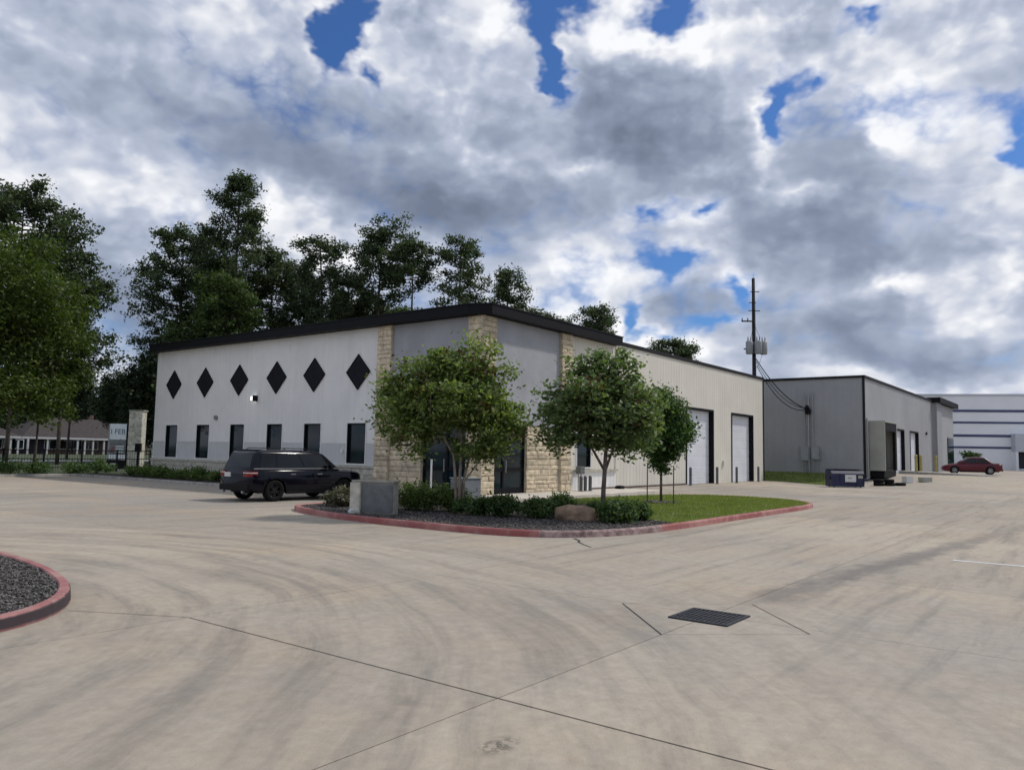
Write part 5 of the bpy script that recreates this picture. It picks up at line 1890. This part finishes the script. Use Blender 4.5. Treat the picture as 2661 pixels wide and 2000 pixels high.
# dumpster by the grass bank
dp = thing('dumpster', 'navy blue metal dumpster with white label in front of the grey warehouse', 'dumpster', (28.32, -5.80, 0.0), RD)
dp.scale = (0.9, 0.8, 1.0)
pf = [(-0.62, 0.05), (0.62, 0.05), (0.62, 1.06), (-0.40, 1.02), (-0.62, 0.84)]
bd = MB()
vs = [(-1.1, y, z) for y, z in pf] + [(1.1, y, z) for y, z in pf]
bd.add(vs, [(4, 3, 2, 1, 0), (5, 6, 7, 8, 9)] + [(i, (i + 1) % 5, 5 + (i + 1) % 5, 5 + i) for i in range(5)])
bd.build('body', M['dump_blue'], dp)
rb = MB()
for x in (-1.1, -0.55, 0.0, 0.55, 1.06):
    rb.box(x, x + 0.04, -0.66, -0.621, 0.18, 0.82)
rb.build('rib', M['dump_blue'], dp)
for s_ in (-1, 1):
    MB().box(min(s_ * 1.1, s_ * 1.19), max(s_ * 1.1, s_ * 1.19), -0.35, 0.5, 0.48, 0.66).build('fork_pocket', M['dump_blue'], dp)
    MB().box(min(s_ * 0.02, s_ * 1.06), max(s_ * 0.02, s_ * 1.06), -0.38, 0.64, 1.065, 1.10).build('lid', M['black_plastic'], dp)
for x in (-0.9, 0.9):
    for y in (-0.45, 0.45):
        MB().tube([(x - 0.03, y, 0.08), (x + 0.03, y, 0.08)], 0.078, 12).build('caster', M['rubber'], dp)
MB().box(-0.22, 0.52, -0.672, -0.662, 0.34, 0.78).build('label_plate', M['plate'], dp)
MB().box(-0.02, 0.22, -0.679, -0.674, 0.54, 0.60).build('label_print', M['sign_grey'], dp)
MB().box(0.66, 0.98, -0.672, -0.662, 0.56, 0.74).build('label_plate', M['beige'], dp)
# things standing right of the dumpster
tb = thing('tyre_stack', 'low black pile of old tyres beside the dumpster', 'tyres', (32.3, -6.9, hgt(32.3, -6.9)))
for k, (x, y, z) in enumerate(((0, 0, 0.11), (0.05, 0.02, 0.33), (0.5, -0.55, 0.11), (0.48, -0.5, 0.33), (0.95, -1.1, 0.11))):
    k_ = 20
    prof = [(0.17, -0.09), (0.30, -0.11), (0.34, 0), (0.30, 0.11), (0.17, 0.09)]
    vs = [(r * math.cos(6.2832 * i / k_), r * math.sin(6.2832 * i / k_), q) for i in range(k_) for r, q in prof]
    fs = [(i * 5 + j, ((i + 1) % k_) * 5 + j, ((i + 1) % k_) * 5 + (j + 1) % 5, i * 5 + (j + 1) % 5) for i in range(k_) for j in range(5)]
    MB().add(vs, fs).build('tyre', M['rubber'], tb, True, (x, y, z))
for (x, y, w, d, h, m_, lb) in ((35.6, -8.0, 0.5, 0.5, 0.42, 'plate', 'white carton on the ground by the loading dock'), (36.6, -8.9, 0.7, 0.5, 0.30, 'beige', 'flat beige carton on the ground by the loading dock')):
    c = thing('carton', lb, 'box', (x, y, hgt(x, y)), RD + 0.2, 'cartons by the loading dock')
    MB().box(-w / 2, w / 2, -d / 2, d / 2, 0, h).build('body', M[m_], c)
    MB().box(-w / 2 - 0.01, w / 2 + 0.01, -0.03, 0.03, h + 0.002, h + 0.006).build('tape', M['beige'] if m_ == 'plate' else M['plate'], c)
for (x, y, lb) in ((46.9, -6.6, 'yellow bollard left of the far roll up doors'), (50.2, -6.4, 'yellow bollard between the far roll up doors'), (57.5, -6.4, 'yellow bollard right of the far roll up doors')):
    o = thing('bollard', lb, 'bollard', (x, y, hgt(x, y)), 0, 'yellow bollards of the grey warehouse')
    MB().tube([(0, 0, 0), (0, 0, 1.5), (0, 0, 1.57)], [0.11, 0.11, 0.04], 12).build('post', M['yellow'], o)
    MB().tube([(0, 0, 0.0), (0, 0, 0.02)], 0.17, 12).build('base', M['steel'], o)
bl = [(17.4, -0.55, 1.0, 'grey bollard left of the middle roll up door'), (21.1, -0.55, 1.0, 'grey bollard right of the middle roll up door'), (24.15, -0.55, 1.0, 'grey bollard left of the last roll up door'), (27.95, -0.55, 1.0, 'grey bollard right of the last roll up door'),
      (5.85, -0.75, 0.66, 'short dark bollard nearest to the right stone pilaster'), (6.2, -0.75, 0.66, 'short dark bollard, middle of three by the stone pilaster'), (6.6, -0.75, 0.66, 'short dark bollard, furthest of three from the stone pilaster')]
pm0 = {}
for (x, y, h, lb) in bl:
    o = thing('bollard', lb, 'bollard', (x, y, 0.15 if h < 0.9 else hgt(x, y)), 0, 'bollards along the cream wall')
    if h not in pm0:
        pm0[h] = MB().tube([(0, 0, 0), (0, 0, h - 0.04), (0, 0, h)], [0.075, 0.075, 0.035], 12).mesh('post', M['bollard'])
    link('post', pm0[h], o)
    MB().tube([(0, 0, 0), (0, 0, 0.02)], 0.12, 12).build('base', M['steel'], o)
# gas meter by the window
gm = thing('gas_meter', 'small blue grey gas meter with pipes under the window by the stone pilaster', 'meter', (6.5, -0.3, 0.15))
MB().box(-0.22, 0.14, -0.16, 0.1, 0.72, 1.05).build('meter_body', M['slate'], gm, bevel=0.03)
MB().tube([(-0.15, 0, 0), (-0.15, 0, 0.72)], 0.025, 8).build('pipe', M['steel'], gm)
MB().tube([(0.08, 0, 0.72), (0.08, 0, 0.5), (0.35, 0, 0.5), (0.35, 0.1, 0.5)], 0.025, 8).build('pipe', M['steel'], gm)
sb = thing('splash_box', 'small black box on the ground under the cream wall', 'box', (9.75, -0.45, 0.15))
MB().box(-0.2, 0.2, -0.15, 0.15, 0.0, 0.13).build('body', M['black_plastic'], sb, bevel=0.02)
MB().box(-0.14, 0.14, -0.10, 0.10, 0.131, 0.15).build('lid', M['black_plastic'], sb)

# low sign block and cabinet in the planter
lw = thing('low_sign', 'low concrete sign block with dark slate face at the left end of the bed', 'sign', (-8.42, -3.40, 0.10), R(105))
MB().box(-0.62, 0.62, -0.10, 0.17, 0, 0.80).build('block', M['granite'], lw, bevel=0.02)
MB().box(-0.64, 0.64, -0.12, 0.19, 0.802, 0.86).build('cap', M['granite'], lw, bevel=0.015)
MB().box(-0.615, 0.32, 0.172, 0.195, 0.05, 0.77).build('face_panel', M['slate'], lw)
MB().box(0.33, 0.63, 0.172, 0.26, 0.0, 0.80).build('end_post', M['wstone'], lw, bevel=0.01)
lgt = thing('ground_light', 'small pale ground light at the foot of the low concrete sign', 'light', (-8.86, -2.98, 0.10))
MB().box(-0.07, 0.07, -0.07, 0.07, 0, 0.10).build('housing', M['plate'], lgt, bevel=0.015)
MB().tube([(0, 0, 0.101), (0, 0, 0.115)], 0.05, 12).build('lens', M['white_paint'], lgt)
uc = thing('utility_cabinet', 'pale grey utility cabinet standing behind the multi stemmed tree', 'cabinet', (-2.95, -1.80, 0.10), R(-12))
MB().box(-0.42, 0.42, -0.28, 0.28, 0.06, 0.76).build('body', M['can_grey'], uc, bevel=0.015)
MB().box(-0.45, 0.45, -0.31, 0.31, 0.762, 0.80).build('lid', M['can_grey'], uc, bevel=0.01)
MB().box(-0.47, 0.47, -0.33, 0.33, 0.0, 0.058).build('plinth', M['granite'], uc)
MB().box(-0.38, 0.38, -0.295, -0.282, 0.12, 0.70).build('door', M['can_grey'], uc)
MB().box(0.25, 0.28, -0.31, -0.296, 0.38, 0.48).build('handle', M['steel'], uc)
wp = thing('sign_post', 'thin white post standing before the left entrance glazing', 'post', (-1.45, 1.15, 0.15))
MB().tube([(0, 0, 0), (0, 0, 1.25)], 0.035, 8).build('post', M['white_paint'], wp)
MB().tube([(0, 0, 1.252), (0, 0, 1.29)], 0.05, 8).build('cap', M['white_paint'], wp)

# pylon sign, post box and fence on the left
py = thing('pylon_sign', 'white and blue panel sign standing beside a tall pale stone pier', 'sign', (4.4, 36.4, 0.1), RD)
W0 = 1.25
MB().box(W0 - 0.46, W0 + 0.46, -0.3, 0.3, 0, 4.0).build('pier', M['wstone'], py)
MB().box(W0 - 0.52, W0 + 0.52, -0.36, 0.36, 4.002, 4.10).build('pier_cap', M['granite'], py)
rgp = random.Random(9)
z = 0.05
while z < 3.9:
    h_ = min(rgp.uniform(0.22, 0.36), 4.0 - z)
    u_ = -0.46
    while u_ < 0.44:
        l_ = rgp.uniform(0.28, 0.5)
        if u_ + l_ > 0.25:
            l_ = 0.46 - u_
        o = link('stone', rgp.choice(STONES_W), py)
        o.matrix_local = Matrix(((-(l_ - 0.012), 0, 0, W0 + u_ + l_ / 2), (0, -0.05, 0, -0.302), (0, 0, h_ - 0.012, z + h_ / 2), (0, 0, 0, 1)))
        u_ += l_
    z += h_
MB().box(-0.72, -0.62, -0.08, 0.08, 0, 3.12).build('post', M['steel'], py)
MB().box(0.54, 0.64, -0.08, 0.08, 0, 3.12).build('post', M['black_metal'], py)
MB().box(-0.615, 0.535, -0.10, 0.10, 2.06, 3.12).build('sign_panel', M['sign_white'], py)
MB().box(-0.615, 0.535, -0.09, 0.09, 1.72, 2.02).build('sign_panel', M['sign_grey'], py)
MB().box(-0.615, 0.535, -0.09, 0.09, 1.02, 1.70).build('sign_panel', M['sign_grey'], py)
MB().box(-0.50, -0.25, -0.10, -0.091, 1.14, 1.52).build('print', M['sign_red'], py)
for k in range(3):
    MB().box(-0.15, 0.42, -0.10, -0.091, 1.14 + 0.18 * k, 1.22 + 0.18 * k).build('print', M['sign_white'], py)
MB().box(-0.615, 0.535, -0.10, 0.10, 0.62, 0.98).build('sign_panel', M['sign_white'], py)
MB().box(-0.72, 0.64, -0.16, 0.16, 0.0, 0.60).build('plinth', M['black_metal'], py)
MB().box(-0.45, -0.02, -0.172, -0.162, 0.26, 0.38).build('print', M['plate'], py)
text_mesh('I FEB', 0.50, M['sign_blue'], py, (-0.04, -0.106, 2.56), (R(90), 0, 0))
ub = thing('meter_box', 'black box on a thin post left of the white building', 'meter box', (0.9, 26.9, 0.1), RD)
MB().box(-0.16, 0.16, -0.12, 0.12, 1.26, 1.76).build('box', M['black_metal'], ub, bevel=0.02)
MB().box(-0.05, 0.05, -0.05, 0.05, 0, 1.258).build('post', M['black_metal'], ub)
fn = thing('rail_fence', 'thin dark metal rail fence along the strip on the left', 'fence', (-26, 30.2, 0.1))
pmh = MB().box(-0.04, 0.04, -0.04, 0.04, 0, 1.35).mesh('post', M['black_metal'])
for k in range(15):
    link('post', pmh, fn, (k * 2.1, 0, 0))
for z in (0.25, 0.75, 1.25):
    MB().box(-0.05, 29.45, -0.02, 0.02, z, z + 0.045).build('rail', M['black_metal'], fn, loc=(0, -0.062, 0))
pk = MB()
for k in range(196):
    pk.box(k * 0.15 + 0.03, k * 0.15 + 0.043, -0.012, 0.0, 0.10, 1.34)
tag(pk.build('picket', M['black_metal'], fn, loc=(0, -0.026, 0)), kind='stuff')

# utility pole with transformer bank and service cables
PX, PY = 32.4, 1.27
up_ = thing('utility_pole', 'tall dark utility pole with grey transformers behind the cream wall', 'utility pole', (PX, PY, 0.1))
MB().tube([(0, 0, 0), (0, 0, 7), (0.02, 0.03, 14.6)], [0.17, 0.15, 0.115], 10).build('pole', M['pole_wood'], up_, True)
rt_ = Vector((0.604, -0.797, 0))
fw_ = Vector((0.797, 0.604, 0))


def pbar(a, b, z0, z1, th, name, mat, d=0.0):
    q = MB()
    vs = []
    for z in (z0, z1):
        for (u, v) in ((a, d - th), (b, d - th), (b, d + th), (a, d + th)):
            p = rt_ * u + fw_ * v
            vs.append((p.x, p.y, z))
    q.add(vs, [(3, 2, 1, 0), (4, 5, 6, 7), (0, 1, 5, 4), (1, 2, 6, 5), (2, 3, 7, 6), (3, 0, 4, 7)])
    return q.build(name, mat, up_)


for u, d in ((-0.42, -0.28), (0.15, -0.48), (0.62, -0.20)):
    c = rt_ * u + fw_ * d
    can = MB().tube([(c.x, c.y, 9.0), (c.x, c.y, 9.08), (c.x, c.y, 9.86), (c.x, c.y, 9.95)], [0.22, 0.26, 0.26, 0.20], 16).build('transformer', M['can_grey'], up_, True)
    for q in (-0.1, 0.1):
        p = c + rt_ * q
        MB().tube([(p.x, p.y, 9.93), (p.x, p.y, 10.06), (p.x, p.y, 10.2), (p.x, p.y, 10.28)], [0.035, 0.05, 0.03, 0.012], 8).build('bushing', M['porcelain'], can)
pbar(-0.75, 0.95, 9.35, 9.45, 0.05, 'mounting_bar', M['steel'], -0.02)
pbar(-0.95, -0.12, 11.35, 11.44, 0.05, 'arm', M['pole_wood'], -0.18)
for u in (-0.9, -0.5):
    p = rt_ * u - fw_ * 0.18
    MB().tube([(p.x, p.y, 11.44), (p.x, p.y, 11.52), (p.x, p.y, 11.66)], [0.045, 0.055, 0.02], 8).build('insulator', M['porcelain'], up_)
for z, a, b in ((12.15, -0.45, 0.4), (12.75, -0.4, 0.12), (13.55, -0.3, 0.35)):
    pbar(a, b, z, z + 0.05, 0.03, 'bracket', M['pole_wood'], -0.16)
MB().tube([(0.02, 0.03, 14.6), (0.02, 0.03, 14.95)], [0.02, 0.012], 6).build('top_pin', M['steel'], up_)
for k, (u, z0, z1) in enumerate(((0.35, 10.2, 11.4), (-0.3, 10.2, 12.1), (0.5, 9.0, 8.0))):
    p = rt_ * u - fw_ * 0.3
    q = rt_ * (0.1 * k - 0.1) - fw_ * 0.16
    MB().tube([(p.x, p.y, z0), ((p.x + q.x) / 2 + 0.05, (p.y + q.y) / 2, (z0 + z1) / 2 - 0.1), (q.x, q.y, z1)], 0.012, 5).build('jumper_wire', M['black_metal'], up_)

# electrical service on the west wall of the grey warehouse
em = thing('service_mast', 'electrical service mast with two grey meter boxes on the dark grey wall', 'electrical service', (35.4, -1.65, 0.6))
MB().tube([(-0.12, 0, 0.0), (-0.12, 0, 5.6)], 0.06, 8).build('conduit', M['steel'], em)
MB().tube([(-0.12, -0.30, 2.0), (-0.12, -0.30, 5.9)], 0.045, 8).build('conduit', M['steel'], em)
MB().tube([(-0.12, 0.28, 0.0), (-0.12, 0.28, 5.9)], 0.035, 8).build('conduit', M['steel'], em)
MB().tube([(-0.12, 0, 4.7), (-0.25, 0.06, 4.85), (-0.42, 0.12, 4.7)], [0.09, 0.12, 0.07], 10).build('weatherhead', M['black_metal'], em)
MB().box(-0.30, -0.05, -0.15, 0.18, 4.3, 4.68).build('cable_box', M['black_metal'], em)
MB().box(-0.28, -0.05, 0.02, 0.56, 0.95, 1.98).build('meter_cabinet', M['can_grey'], em, bevel=0.02)
MB().box(-0.28, -0.05, -0.75, -0.20, 1.05, 1.95).build('meter_cabinet', M['can_grey'], em, bevel=0.02)
MB().box(-0.30, -0.282, -0.60, -0.35, 1.2, 1.5).build('cover', M['steel'], em)
for y in (0.15, 0.4, -0.3, -0.6):
    MB().tube([(-0.14, y, 0.0), (-0.14, y, 0.98)], 0.03, 6).build('conduit', M['steel'], em)


def cable(label, a, b, sag, r, n=14):
    a, b = Vector(a), Vector(b)
    pts = []
    for i in range(n + 1):
        f = i / n
        p = a.lerp(b, f)
        p.z -= sag * 4 * f * (1 - f)
        pts.append(p - a)
    o = MB().tube(pts, r, 6).build('service_cable', M['black_metal'], None, True, loc=a)
    return tag(o, label, 'cable', 'cables from the pole to the grey warehouse')


cable('thick service cable sagging from the pole to the service mast, uppermost', (PX + 0.1, PY - 0.1, 8.8), (34.98, -1.53, 5.3), 0.55, 0.034)
cable('service cable sagging lowest between the pole and the mast', (PX + 0.1, PY - 0.15, 8.3), (34.98, -1.55, 5.2), 0.95, 0.026)
cable('thin service cable between the other two by the pole', (PX + 0.12, PY - 0.1, 8.6), (34.98, -1.5, 5.35), 0.78, 0.022)
